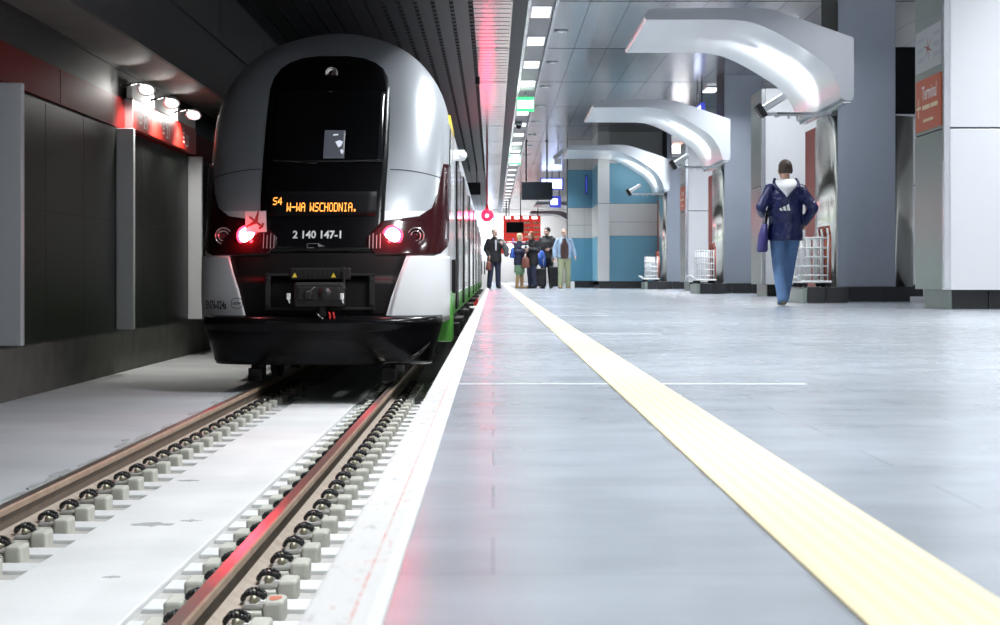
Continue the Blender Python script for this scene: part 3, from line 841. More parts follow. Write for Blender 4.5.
# cab side windows, side windows, doors, steps, bogies, skirts, mirror
for sg in (-1, 1):
    b = MB(MT['glass']); X = sg*(HW+.004)
    xa, xb = sorted((X-sg*.01, X+sg*.006))
    b.prism([(1.55, 1.98), (2.55, 2.0), (2.55, 2.95), (2.35, 3.02), (1.95, 2.7)], xa, xb, 'x'); b.build('cab_side_window', train)
    b = MB(MT['tyellow']); b.prism([(2.2, 3.06), (4.6, 3.06), (4.6, 3.14), (2.3, 3.18)], *sorted((sg*HW*.965, sg*(HW+.006))), 'x'); b.build('yellow_flash', train)
    b = MB(MT['twhite']); b.box(*sorted((sg*HW, sg*(HW+.16))), 4.0, 4.1, 2.72, 2.86, .02); b.ball((sg*(HW+.13), 4.03, 2.79), .06); b.build('rear_view_camera', train)
    b = MB(MT['tgreen']); b.box(*sorted((sg*(HW-.2), sg*(HW+.01))), 3.2, 4.4, .42, 1.05, .02); b.build('cab_step_panel', train)
    b = MB(MT['tmatte']); b.box(*sorted((sg*HW, sg*(HW+.05))), 3.5, 4.1, 1.02, 1.45, .01); b.box(*sorted((sg*HW, sg*(HW+.08))), 4.5, 5.2, .45, .62, .01); b.build('cab_step', train)
winp = {}
for sg in (-1, 1):
    b = MB(MT['glass']); b.box(*sorted((sg*(HW-.01), sg*(HW+.006))), 0, 1.7, 2.0, 2.88, .003); w0 = b.build('side_window', train)
    winp[sg] = w0; w0.location.y = 8.8
    b = MB(MT['tmatte']); b.box(*sorted((sg*(HW-.01), sg*(HW+.02))), 0, 1.5, .78, 2.95, .004)
    b.m(MT['glass']); b.box(*sorted((sg*HW, sg*(HW+.024))), .15, .68, 1.75, 2.8); b.box(*sorted((sg*HW, sg*(HW+.024))), .82, 1.35, 1.75, 2.8)
    d0 = b.build('passenger_door', train); d0.location.y = 6.4
    b = MB(MT['tframe']); b.box(*sorted((sg*(HW-.1), sg*(HW+.10))), -.1, 1.6, .60, .66, .008); s0 = b.build('door_step', train); s0.location.y = 6.4
    first = True
    for k in range(NC):
        dl = [6.4, 13.6] if k == 0 else [3.4, 13.6]
        wl = [8.8, 10.9, 15.9] if k == 0 else [1.0, 5.6, 7.7, 9.8, 11.7, 15.9]
        for y in dl:
            if k == 0 and y == 6.4: continue
            for src in (d0, s0):
                c = src.copy(); COL.objects.link(c); c.location.y = CAR*k+y
        for y in wl:
            if k == 0 and y == 8.8: continue
            c = w0.copy(); COL.objects.link(c); c.location.y = CAR*k+y
def bogie():
    b = MB(MT['under'])
    for sx in (-1, 1):
        b.box(sx*1.08-.08, sx*1.08+.08, -1.6, 1.6, .40, .62, .03); b.box(sx*1.1-.13, sx*1.1+.13, -.4, .4, .55, .85, .04)
        for y in (-1.25, 1.25): b.box(sx*1.1-.13, sx*1.1+.13, y-.2, y+.2, .25, .6, .04)
    b.box(-1.0, 1.0, -.3, .3, .4, .75)
    return b
bo = bogie().build('bogie', train); bo.location.y = 4.3
def wheelset(parent, y):
    b = MB(MT['wheel']);
    for sx in (-1, 1): b.lathe((sx*.7525, y, .43), [(.43, -.06), (.45, -.055), (.45, -.03), (.42, -.02), (.42, .06)] if sx > 0 else [(.42, -.06), (.42, .02), (.45, .03), (.45, .055), (.43, .06)], 'x', 28)
    b.tube([(-.75, y, .43), (.75, y, .43)], .08, 12)
    return b.build('wheelset', parent)
wsa = wheelset(bo, -1.25); wsb = wheelset(bo, 1.25)
for y in [CAR*k for k in range(1, NC)]+[LEN-4.3]:
    c = bo.copy(); COL.objects.link(c); c.location.y = y
    for w in (wsa, wsb): d = w.copy(); COL.objects.link(d); d.parent = c
b = MB(MT['under'])
for k in range(NC):
    for y0 in (6.4, 9.0, 11.6, 14.2): b.box(-1.25, 1.25, CAR*k+y0, CAR*k+y0+2.2, .32, .75, .04)
b.box(-1.3, 1.3, 1.2, LEN-.2, .66, .8)
b.build('underframe', train)

# buffer stop behind the train
bs = thing('buffer_stop', 'red buffer stop at the end of the track behind the train', 'buffer stop', (TX, 107, ZR))
b = MB(MT['gloryred']); b.box(-1.3, 1.3, -.15, .15, .85, 1.5, .03); b.build('crossbeam', bs)
for sx in (-1, 1):
    b = MB(MT['gloryred']); b.box(sx*.75-.1, sx*.75+.1, -.1, .12, -.2, .9, .02); b.box(sx*1.05-.12, sx*1.05+.12, -.1, .12, -.2, .9, .02); b.build('post', bs)

# ================================================================== LEFT WALL SIGN AND ITS LAMPS
sg = thing('platform_sign', 'red lit sign reading 21 three times on the dark left wall', 'sign', (-4.86, 29.5, 2.36))
b = MB(MT['signred']); b.box(-.06, .03, 0, 6.3, 0, .40, .01); b.build('panel', sg)
b = MB(MT['trimsteel']); b.box(-.07, .035, -.03, 0, 0, .40); b.build('end_cap', sg)
b = MB(MT['whitewall']); b.box(-.06, .02, 0, 6.3, .402, .62, .02); b.build('glare_strip', sg)  # added white strip, stands in for lamp glare on the wall above the sign
for y in (1.0, 3.1, 5.2):
    b = MB(MT['ink']); text_on(b, '21', .27, lambda u, v, y=y: (.0315, y+.1+u*1.5, .06+v), 'CENTER', .004); b.build('track_number', sg)
    b = MB(MT['ink'])
    for q in range(3): b.box(.030, .0315, y-.42, y-.25, .10+.07*q, .13+.07*q)
    b.prism([(y-.42, .31), (y-.30, .31), (y-.30, .33), (y-.42, .33)], .030, .0315, 'x')
    b.build('small_lettering', sg)
pr = None
for i, y in enumerate((29.2, 31.5, 33.8)):
    lab = 'white spotlight on an arm over the red sign, ' + ('nearest of three', 'middle of three', 'farthest of three')[i]
    if pr is None:
        pr = thing('sign_spotlight', lab, 'spotlight', (-4.6, y, 2.86), 0, 'spotlights over the red wall sign')
        b = MB(MT['fin']); LR = Matrix.Rotation(math.radians(-38), 4, 'X'); b.lathe((0, 0, 0), [(.03, .08), (.08, .05), (.12, .0), (.125, -.01), (.11, -.01)]); b.bm.transform(LR); b.build('lamp_head', pr)
        b = MB(MT['lamp']); b.lathe((0, 0, 0), [(.11, -.006), (.08, -.016), (.02, -.02)]); b.bm.transform(LR); b.build('lens', pr)

        b = MB(MT['black']); b.tube([(0, .04, .08), (-.1, -.2, .06), (-.25, -.4, .0)], .015, 8); b.build('arm', pr)
    else: dup(pr, (-4.6, y, 2.86), label=lab)
    spot('sign_lamp', (-4.56, y-.03, 2.80), (-4.55, y+.3, 0), 85, 2.5, (1, .97, .9), .5, .08)
    spot('sign_uplamp', (-4.58, y-.1, 2.84), (-4.86, y-.35, 2.86), 14, 2.2, (1, .97, .92), .8, .06)
spot('wall_bay_lamp', (-4.3, 17.5, 3.1), (-4.0, 19.5, -1.0), 35, 2.2, (.95, .97, 1.0), .8, .15)

# ================================================================== KIOSKS
def kiosk(label, y, x0=5.17, x1=8.2, dep=1.75):
    k = thing('kiosk', label, 'kiosk', (x0, y, 0), 0, 'white panelled kiosks on the platform')
    w = x1-x0; H = 3.9
    b = MB(MT['white']); b.mats += [MT['joint']]
    xs_ = [.075, 1.45, w]
    for a, c in zip(xs_[:-1], xs_[1:]):
        b.m(MT['white']); b.box(a+.004, c-.004, 0, .05, .22, 2.07, .004); b.box(a+.004, c-.004, 0, .05, 2.09, H, .004)
    b.build('front_panel', k)
    b = MB(MT['white']); b.box(.06, w, dep, dep+.04, .22, 2.07, .004); b.box(.06, w, dep, dep+.04, 2.09, H, .004); b.build('rear_panel', k)
    b = MB(MT['greenmetal']); b.box(.01, .05, .02, dep, .22, 2.07, .003); b.box(.01, .05, .02, dep, 2.09, H, .003); b.build('side_panel', k)
    b = MB(MT['trimsteel']); b.box(0, .075, -.012, .06, .22, H, .006); b.build('corner_trim', k)
    b = MB(MT['joint']); b.box(.03, w, .04, dep, .22, H-.02); b.build('core', k)
    b = MB(MT['blacktile']); 
    for q in range(8):
        xa = .128+q*.42
        if xa+.41 < w: b.box(xa, xa+.413, .13, dep, 0, .22, .003)
    b.m(MT['greenmetal']); b.box(.11, .125, .132, dep-.1, 0, .22, .004); b.build('plinth', k)
    return k
K1 = kiosk('white panelled kiosk with an orange sign on its side, nearest the camera', 25.25)
K2 = kiosk('white panelled kiosk beyond the walking man in the navy jacket', 41.3, x0=5.04)
K3 = kiosk('white panelled kiosk beside the second pillar, farthest of the white kiosks', 57.4, x0=5.02)
for (kx, ky, lab1, lab2) in ((5.17, 25.25, 'orange terminal direction sign on the side of the nearest kiosk', 'pale grey map board above the orange sign on the nearest kiosk'),
                             (5.02, 57.4, 'orange terminal direction sign on the side of the farthest white kiosk', 'pale grey map board on the side of the farthest white kiosk')):
    t = thing('terminal_sign', lab1, 'sign', (kx+.005, ky, 2.12))
    b = MB(MT['orange']); b.box(-.012, 0.003, .1, 1.62, 0, .62, .003); b.build('panel', t)
    # reading direction on this face runs from far to near
    b = MB(MT['ink']); text_on(b, 'Terminal', .23, lambda u, v: (-.0135, 1.22-u*1.05, .37+v), 'LEFT', .004); b.build('lettering', t)
    b = MB(MT['inkyellow']); b.box(-.0135, -.012, 1.30, 1.56, .27, .30); b.box(-.0135, -.012, 1.42, 1.46, .17, .40)
    for q, (a, c) in enumerate(((.75, 1.2), (.3, .7))): b.box(-.0135, -.012, a, c, .25, .30)
    b.box(-.0135, -.012, .55, 1.15, .10, .135); b.build('symbols', t)
    t = thing('map_board', lab2, 'sign', (kx+.005, ky, 2.83))
    b = MB(MT['signgrey']); b.box(-.012, .003, .1, 1.62, 0, .5, .003); b.build('panel', t)
    b = MB(MT['redbrown'])
    for a in range(6):
        ca, sa = math.cos(a*PI/3+.3), math.sin(a*PI/3+.3)
        b.poly3([(-.0135, .86+.02*sa, .25-.02*ca), (-.0135, .86+.17*ca*1.6, .25+.17*sa), (-.0135, .86-.02*sa, .25+.02*ca)], [(0, 1, 2)])
    b.m(MT['archface'])
    for zz_ in (.12, .24, .36):
        for (a, c) in ((.2, .55), (1.15, 1.5)): b.box(-.0135, -.012, a, c, zz_, zz_+.05)
    b.build('symbols', t)

# ================================================================== PILLARS, ARCHES, LAMPS ON BRACKETS
PY = [32.8, 48.9, 65.0]
pn = ['nearest', 'second', 'farthest']
def pillar(label, y):
    p = thing('pillar', label, 'pillar', (5.1, y, 0), 0, 'slate pillars along the platform')
    b = MB(MT['pillar']); b.box(.04, .9, 0, 1.6, .22, ZC, .006); b.m(MT['pillardark']); b.box(.03, .06, .02, 1.58, 2.9, ZC); b.build('shaft', p)
    for sx, x in ((-1, .04), (1, .9)):
        b = MB(MT['chrome'])
        pts = [(x+sx*(.17 if sx < 0 else .40)*math.sin(PI*i/24), .8-.72*math.cos(PI*i/24)) for i in range(25)]
        pts2 = [(x, .8+.72), (x, .8-.72)]
        b.prism(pts+pts2, .22, 2.78, 'z', smooth=True); b.build('steel_cladding', p)
    b = MB(MT['blacktile'])
    for q in range(3): b.box(-.25+q*.45, -.25+q*.45+.446, -.12, 1.7, 0, .22, .003)
    b.m(MT['greenmetal']); b.box(-.72, -.655, -1.7, .0, 0, .20, .003)
    b.m(MT['blacktile']); b.box(-.655, -.4, -1.75, .0, 0, .22, .003); b.box(-.396, -.1, -1.75, -.12, 0, .22, .003)
    b.build('plinth', p)
    return p
for i, y in enumerate(PY):
    pillar('slate grey square pillar with polished steel sides, %s along the platform' % pn[i], y)
def spline_smooth(P, n=6):
    out = []
    for i in range(len(P)-1):
        p0 = P[max(i-1, 0)]; p1 = P[i]; p2 = P[i+1]; p3 = P[min(i+2, len(P)-1)]
        for k in range(n):
            t = k/n
            f = lambda a, b_, c, d: .5*((2*b_)+(-a+c)*t+(2*a-5*b_+4*c-d)*t*t+(-a+3*b_-3*c+d)*t**3)
            out.append((f(p0[0], p1[0], p2[0], p3[0]), f(p0[1], p1[1], p2[1], p3[1])))
    out.append(P[-1]); return out
under = spline_smooth([(4.90, 2.88), (4.87, 3.0), (4.80, 3.17), (4.64, 3.38), (4.31, 3.61), (3.98, 3.80), (3.70, 3.92), (3.45, 3.97), (3.1, 3.98), (2.16, 3.98)])
outer = [(2.135, 4.0), (2.14, 4.06), (2.2, 4.13)]+spline_smooth([(2.3, 4.14), (3.3, 4.145), (3.75, 4.14), (3.95, 4.11), (4.2, 4.03), (5.07, 3.73)], 4)+[(5.07, 2.93), (5.055, 2.87), (5.01, 2.845), (4.95, 2.85)]
def arch(label, y, dep=4.6):
    a = thing('reflector_arch', label, 'ceiling reflector', (5.07, y, 2.845), 0, 'curved silver light reflectors over the platform')
    b = MB(MT['archface'], MT['archunder'], MT['trimsteel'])
    P = [(x-5.07, z-2.845) for x, z in under+outer]
    n = len(P); nu = len(under)
    sm = [1 if i < nu-1 else 0 for i in range(n)]
    sm[nu-1] = 2; sm[nu] = 2
    # three or four joined sheets
    b.prism(P, 0, dep, 'y', 0, sm, smooth=True)
    o = b.build('curved_body', a)
    try: o.data.set_sharp_from_angle(angle=math.radians(35))
    except Exception: pass
    b = MB(MT['trimsteel']); b.box(-.14, -.03, .1, dep-.1, -.03, .0, .005); b.build('lower_lip', a)
    return a
AL = [(30.9, 'curved silver reflector arch by the nearest pillar'), (47.0, 'curved silver reflector arch by the second pillar'), (63.1, 'curved silver reflector arch by the farthest pillar, before the blue wall'),
      (111, 'curved silver reflector arch at the far end, before the red board'), (127, 'curved silver reflector arch at the far end, behind the red board')]
for y, lab in AL: arch(lab, y)
for i, y in enumerate(PY):
    t = thing('bracket_floodlight', 'steel floodlight on a bracket below the arch at the %s pillar' % pn[i], 'floodlight', (4.86, y+.2, 2.80), 0, 'floodlights on pillar brackets')
    b = MB(MT['fin'])
    for yy in (-.12, .12): b.box(-.80, .2, yy-.02, yy+.02, -.01, .03, .004)
    b.box(-.62, -.2, -.14, .14, .0, .022, .003); b.box(-.62, -.56, -.14, .14, -.03, .03, .004)
    for x in (-.3, -.42): b.box(x-.015, x+.015, -.03, .03, -.06, 0, .003)
    b.build('bracket', t)
    hm = Matrix.Translation((-.74, 0, .12)) @ Matrix.Rotation(math.radians(-32), 4, 'Y')
    b = MB(MT['fin']); b.obox(hm @ Matrix.Translation((.10, 0, .0)), .40, .26, .10, .02)
    b.m(MT['black']); b.obox(hm @ Matrix.Translation((-.12, 0, .0)), .09, .30, .22, .02)
    for q in range(5): b.obox(hm @ Matrix.Translation((-.18, 0, -.08+.04*q)), .03, .28, .008)
    b.build('lamp_housing', t)
    b = MB(MT['lampsoft']); b.obox(hm @ Matrix.Translation((.10, 0, .053)), .32, .22, .004); b.build('lamp_glass', t)
    spot('flood_lamp', (4.20, y+.2, 3.0), (4.45, y+.4, 3.6), 420, 2.75, (.97, .99, 1.0), .9, .12)
    # red brown panel behind the cladding
    b = MB(MT['redbrown']); b.box(-.05, .1, 0, 1.15, 0, 2.72, .01); b.m(MT['trimsteel']); b.box(-.055, -.04, -.01, .02, 0, 2.72)
    tag(b.build('advert_panel', None, (5.12, y+1.78, 0)), 'tall red brown advertising panel behind the %s pillar' % pn[i], 'panel', 'red brown panels behind the pillars')

# luggage trolleys standing on the pillar plinths
def trolley(label, loc):
    t = thing('luggage_trolley', label, 'luggage trolley', loc, 0, 'luggage trolleys by the pillars')
    b = MB(MT['wire'])
    for z in (.17, .30, .43, .56, .70):
        b.tube([(-.28, -.22, z), (.02, -.22, z), (.02, .22, z), (-.28, .22, z), (-.28, -.22, z)], .014, 6)
        for q in range(5): b.tube([(-.28+.075*q, -.22, z), (-.28+.075*q, .22, z)], .006, 5)
    for x in (-.28, -.18, -.08, .02):
        for y in (-.22, .22): b.tube([(x, y, .08), (x, y, .72)], .010, 6)
    b.build('wire_basket', t)
    b = MB(MT['handle'])
    for y in (-.2, .2): b.tube([(.06, y, .06), (.06, y, .74), (.04, y, .86)], .016, 8)
    b.tube([(.04, -.2, .86), (.04, .2, .86)], .018, 8); b.build('push_handle', t)
    b = MB(MT['wire']); b.box(-.36, .08, -.24, .24, .06, .095, .01); b.tube([(-.36, -.18, .09), (-.46, -.16, .16), (-.46, .16, .16), (-.36, .18, .09)], .014, 6); b.build('chassis', t)
    for x in (-.30, .03):
        for y in (-.2, .2):
            b = MB(MT['rubber']); b.lathe((x, y-.015, .038), [(.02, 0), (.038, .004), (.038, .026), (.02, .03)], 'y', 14); b.build('wheel', t)
    return t
t0 = None
for i, y in enumerate(PY):
    for j in range(2):
        lab = 'white wire luggage trolley %s beside the %s pillar' % (('at the front of the pair', 'nested behind its twin')[j], pn[i])
        loc = (4.72, y-1.42+.56*j, .22)
        if t0 is None: t0 = trolley(lab, loc)
        else: dup(t0, loc, label=lab)

# dark board and fittings beyond the nearest pillar
b = MB(MT['screen']); b.box(0, .9, 0, .5, 0, 1.1, .02); b.m(MT['trimsteel']); b.box(.02, .88, -.01, .51, -.06, 0, .01)
o = tag(b.build('information_screen', None, (6.55, 36.2, 3.05)), 'dark hanging screen seen between the nearest pillar and the nearest kiosk', 'screen')
b = MB(MT['bluerim']); b.box(-.05, .05, 0, 1.7, 0, .42, .01); b.m(MT['whiteblue']); b.box(-.056, -.05, .05, 1.65, .07, .35)
b.m(MT['black']); b.tube([(0, .3, .4), (0, .3, .95)], .015, 6); b.tube([(0, 1.4, .4), (0, 1.4, .95)], .015, 6)
tag(b.build('blue_sign', None, (4.86, 50.9, 3.98)), 'blue bordered lit sign hanging at the second pillar', 'sign')
ls = thing('lit_shop_sign', 'small lit white sign on a black box at the farthest pillar', 'sign', (5.14, 62.2, 4.02))
b = MB(MT['black']); b.box(-.1, .75, 0, .3, -.30, .75, .01); b.build('housing', ls)
b = MB(MT['lampsoft']); b.box(-.07, .38, -.012, 0, -.17, .06, .003); b.build('sign_face', ls)
b = MB(MT['redbrown']); b.box(-.07, .4, -.01, 0, .075, .12); b.build('sign_trim', ls)

# ================================================================== BLUE STRIPED KIOSK
bk = thing('striped_kiosk', 'blue and pale grey striped building at the platform end', 'kiosk', (3.3, 68.0, 0))
def stripes(b, fn):
    for z0, z1, m_ in ((.22, 1.62, 'bluepanel'), (1.625, 2.05, 'greypanel'), (2.055, 2.62, 'greypanel'), (2.625, 3.86, 'bluepanel'), (3.865, 4.85, 'greypanel')):
        b.m(MT[m_]); fn(b, z0, z1)
b = MB(MT['bluepanel']); stripes(b, lambda b, z0, z1: (b.box(.3, 2.6, 0, .06, z0, z1-.004, .003), b.box(2.605, 5.0, 0, .06, z0, z1-.004, .003))); b.build('front_panel', bk)
b = MB(MT['bluepanel']); stripes(b, lambda b, z0, z1: b.box(-.04, .02, .1, 4.3, z0, z1-.004, .003)); b.build('side_panel', bk)
b = MB(MT['bluepanel']); stripes(b, lambda b, z0, z1: (b.box(-.84, -.30, 4.3, 4.36, z0, z1-.004, .003), b.box(-.296, -.02, 4.3, 4.36, z0, z1-.004, .003))); b.build('recessed_panel', bk)
b = MB(MT['postgrey']); b.box(-.06, .3, -.04, .1, .22, 2.615, .006); b.box(-.06, .3, -.04, .1, 2.63, ZC, .006); b.build('corner_post', bk)
b = MB(MT['joint']); b.box(0, 5, .05, 6, .1, ZC); b.box(-.82, 0, 4.33, 6, .1, ZC); b.build('core', bk)
b = MB(MT['blacktile']); b.box(-.02, 5, -.02, .1, 0, .22, .004); b.box(0, .05, .0, 4.3, 0, .22); b.box(-.82, 0, 4.28, 4.36, 0, .22, .004); b.build('plinth', bk)
b = MB(MT['bluerim']); b.box(-.02, .02, 0, .1, 0, .55, .005); b.m(MT['black']); b.box(-.03, .03, .02, .14, -.05, .6, .005)
tag(b.build('blue_marker_light', None, (3.06, 72.14, 3.1)), 'small blue vertical light on the recessed wall of the striped building', 'light')
b = MB(MT['hood']); b.box(-.06, .06, -.05, .05, 0, .2, .01); b.m(MT['ink']); b.box(-.062, .062, -.052, .052, .2, .215, .004)
tag(b.build('litter_carton', None, (2.43, 67.2, 0)), 'small white carton standing on the floor by the bald man', 'carton')

# ================================================================== HANGING THINGS
def monitor(label, x, y, z0, w, h, poles):
    t = thing('hanging_monitor', label, 'monitor', (x, y, z0))
    b = MB(MT['black']); b.box(-w/2, w/2, -.08, .08, 0, h, .012); b.build('housing', t)
    b = MB(MT['screen']); b.box(-w/2+.04, w/2-.04, -.086, -.078, .04, h-.04); b.build('screen', t)
    for q in poles:
        b = MB(MT['black']); b.tube([(q, 0, h-.01), (q, 0, ZC+.03-z0)], .025, 8); b.lathe((q, 0, ZC-z0), [(.06, .01), (.06, -.015), (.03, -.03)]); b.build('hanger_pole', t)
    return t
monitor('black double-pole monitor hanging over the platform before the group', (537-493)/30.2, 72.8, .38+(276-200)/30.2, 1.03, .6, (-.36, .33))
monitor('small black monitor hanging before the red board', (515-493)/18.3, 120, .38+(276-233)/18.3, .96, .6, (-.33, .3))
t = thing('lit_screen', 'white-blue lit screen hanging beyond the black monitor', 'screen', (2.55, 95, 4.1))
b = MB(MT['bluerim']); b.box(-.5, .48, 0, .1, 0, .52, .01); b.build('frame', t)
b = MB(MT['bluescreen']); b.box(-.44, .42, -.012, 0, .06, .46); b.build('screen', t)
b = MB(MT['black']); b.tube([(0, .05, .5), (0, .05, .8)], .02, 6); b.build('hanger_pole', t)
t = thing('lit_notice', 'narrow blue framed lit notice under the white-blue screen', 'screen', (2.75, 95.4, 3.35))
b = MB(MT['bluerim']); b.box(-.28, .2, 0, .08, 0, .5, .01); b.build('frame', t)
b = MB(MT['bluescreen']); b.box(-.24, .05, -.012, 0, .12, .38); b.build('screen', t)
b = MB(MT['black']); b.tube([(.12, .04, .48), (.12, .04, 1.55)], .02, 6); b.build('hanger_pole', t)
# red board
t = thing('departure_board', 'large red information board hanging at the far end', 'sign', (1.65, 125, 1.55))
b = MB(MT['redglow']); b.box(-1.05, 1.05, 0, .12, .8, 2.25, .01); b.build('panel', t)
b = MB(MT['red']); b.box(-1.4, 1.3, -.02, .1, .1, .75, .01); b.build('lower_band', t)
b = MB(MT['lampsoft'])
for q in (-.85, -.35, .15, .65): b.box(q-.08, q+.2, -.02, 0, 2.08, 2.2)
b.lathe((-.72, -.04, .42), [(.27, .02), (.25, -.03), (.1, -.06)], 'y', 20); b.build('lit_spots', t)
b = MB(MT['inkyellow'])
for r in range(4):
    for q in range(2): b.box(.12+.5*q, .48+.5*q, -.012, 0, 1.0+.26*r, 1.12+.26*r)
b.build('text_rows', t)
b = MB(MT['black']); b.tube([(-.9, .05, 2.2), (-.9, .05, ZC-1.55+.03)], .03, 6); b.tube([(.9, .05, 2.2), (.9, .05, ZC-1.55+.03)], .03, 6); b.tube([(-.9, .05, .7), (-.9, .05, .85)], .03, 6); b.tube([(.9, .05, .7), (.9, .05, .85)], .03, 6); b.build('hanger_pole', t)
# white-blue lit sign on the end wall
t = thing('lit_wall_sign', 'big white-blue lit sign on the end wall beside the train', 'sign', (-1.0, YF-.02, 0))
b = MB(MT['whiteblue']); b.box(-1.6, 1.0, -.1, 0, 1.85, 4.6, .02); b.build('panel', t)
b = MB(MT['bluerim']); b.box(-1.62, 1.02, -.105, 0, 2.45, 2.52); b.box(1.0, 1.05, -.12, 0, 1.8, 4.6); b.build('frame', t)
b = MB(MT['greycloth']); b.box(0, .2, -.05, 0, 0, .9, .01); b.m(MT['black']); b.box(.32, .4, -.05, 0, 0, .9, .01)
tag(b.build('notice_board', None, (-.93, YF-.005, .5)), 'small grey notice on the white end wall', 'notice')
# red signal
t = thing('signal_lamp', 'round red signal lamp with bright centre hanging over the platform edge', 'signal lamp', (-.19, 70, 2.3))
b = MB(MT['redlamp']); b.lathe((0, 0, 0), [(.19, .08), (.2, 0), (.18, -.03), (.05, -.035)], 'y', 28); b.build('red_ring', t)
b = MB(MT['signalcore']); b.lathe((0, -.03, 0), [(.055, .0), (.045, -.02), (.02, -.03)], 'y', 20); b.build('bright_centre', t)
b = MB(mat('pole_red', (.3, .02, .03), .4)); b.tube([(0, .05, .18), (0, .05, ZC-2.3+.03)], .03, 8); b.lathe((0, .05, .2), [(.06, 0), (.05, .12), (.03, .2)], 'z', 12); b.build('hanger_pole', t)
point('signal_light', (-.19, 69.8, 2.3), 4, (1, .04, .12), .12)
spot('signal_beam', (-.19, 69.85, 2.3), (-.1, 20, .2), 25, 1.3, (1, .04, .14), .9, .12)
# exit signs under the trough
for i, (y, lab) in enumerate(((51.5, 'green and white exit sign box under the light trough, first of two'), (76, 'green and white exit sign box under the light trough, second of two'))):
    t = thing('exit_sign', lab, 'exit sign', (.76, y, ZC-.62), 0, 'exit sign boxes under the trough')
    b = MB(MT['exitgreen']); b.box(-.2, .2, 0, .06, 0, .34, .008); b.build('box', t)
    b = MB(MT['lampsoft']); b.box(-.18, .18, -.008, 0, .08, .26); b.build('sign_face', t)
    b = MB(MT['trimsteel']); b.tube([(0, .03, .33), (0, .03, .48)], .012, 6); b.build('hanger', t)
# dome camera and bracket camera
t = thing('dome_camera', 'dark dome camera under the light trough', 'security camera', (.72, 61.5, ZC-.2))
b = MB(MT['trimsteel']); b.lathe((0, 0, 0), [(.09, .05), (.1, -.05), (.09, -.06)]); b.build('mount', t)
b = MB(MT['black']); b.ball((0, 0, -.07), .085, (1, 1, 1.1)); b.build('dome', t)
t = thing('ceiling_camera', 'pale security camera hanging from the ceiling by the striped building', 'security camera', (2.14, 72.4, 4.2))
b = MB(MT['wire']); b.tube([(0, 0, .2), (0, 0, ZC-4.2+.02)], .02, 8); b.build('stem', t)
b = MB(MT['fin']); b.obox(Matrix.Translation((.02, 0, .18)) @ Matrix.Rotation(math.radians(-40), 4, 'Y'), .42, .16, .15, .02); b.build('camera_body', t)
b = MB(MT['wire']); b.box(-.12, .1, -.08, .08, -.15, .06, .02); b.build('junction_box', t)
# small black sensor on the ceiling by the track
b = MB(MT['black']); b.box(-.05, .05, -.08, .08, -.16, 0, .01); b.tube([(0, 0, 0), (0, 0, .3)], .008, 6)
tag(b.build('ceiling_sensor', None, (-.33, 47, ZC-.22)), 'small black box hanging below the ceiling edge above the track', 'sensor')
# dark box over the track behind the train
b = MB(MT['black']); b.box(-.45, .45, -.1, .1, 0, .5, .02); b.tube([(-.3, 0, .48), (-.3, 0, ZC-3.645)], .02, 6); b.tube([(.3, 0, .48), (.3, 0, ZC-3.645)], .02, 6)
tag(b.build('track_display', None, (-.95, 88, 3.62)), 'dark display box hanging above the train', 'display')

# ================================================================== PEOPLE
def remeshed(mb, name, mt, parent, voxel, smooth=3):
    bmesh.ops.recalc_face_normals(mb.bm, faces=mb.bm.faces)
    me = bpy.data.meshes.new('tmp'); mb.bm.to_mesh(me); mb.bm.free()
    o = bpy.data.objects.new('tmp', me); COL.objects.link(o)
    md = o.modifiers.new('r', 'REMESH'); md.mode = 'VOXEL'; md.voxel_size = voxel; md.use_smooth_shade = True
    if smooth:
        ms = o.modifiers.new('s', 'SMOOTH'); ms.factor = .5; ms.iterations = smooth
    dg = bpy.context.evaluated_depsgraph_get(); dg.update()
    m2 = bpy.data.meshes.new_from_object(o.evaluated_get(dg)); m2.name = name
    bpy.data.objects.remove(o); bpy.data.meshes.remove(me)
    m2.materials.clear(); m2.materials.append(mt)
    for p in m2.polygons: p.use_smooth = True; p.material_index = 0
    q = bpy.data.objects.new(name, m2); COL.objects.link(q); q.parent = parent
    return q

def head_geo(b, c, yaw, k=1.0):
    """head centred at c, facing -y turned by yaw"""
    R = Matrix.Rotation(yaw, 3, 'Z'); c = Vector(c)
    def P(x, y, z): return c+R @ Vector((x, y, z))
    b.ball(P(0, .012, .025), .1, (.78, .98, .95), 18, 12, R)          # cranium
    b.ball(P(0, -.022, -.045), .075, (.82, .95, 1.0), 16, 10, R)       # face
    b.ball(P(0, -.06, -.088), .035, (1.0, .85, .75), 10, 8, R)         # chin
    b.ball(P(0, -.078, .022), .05, (1.05, .5, .35), 10, 8, R)          # brow
    b.frustum(P(0, -.085, .0), .010, P(0, -.108, -.033), .017, 8); b.ball(P(0, -.106, -.034), .017, (1.1, .9, .8), 8, 6, R)
    b.ball(P(0, -.088, -.066), .024, (1.1, .5, .42), 10, 6, R)         # lips
    for s_ in (-1, 1):
        b.ball(P(s_*.08, .012, -.012), .032, (.35, .7, 1.05), 8, 8, R)  # ear
        b.ball(P(s_*.045, -.07, -.03), .026, (1, .6, .8), 8, 6, R)     # cheek
    return P, R

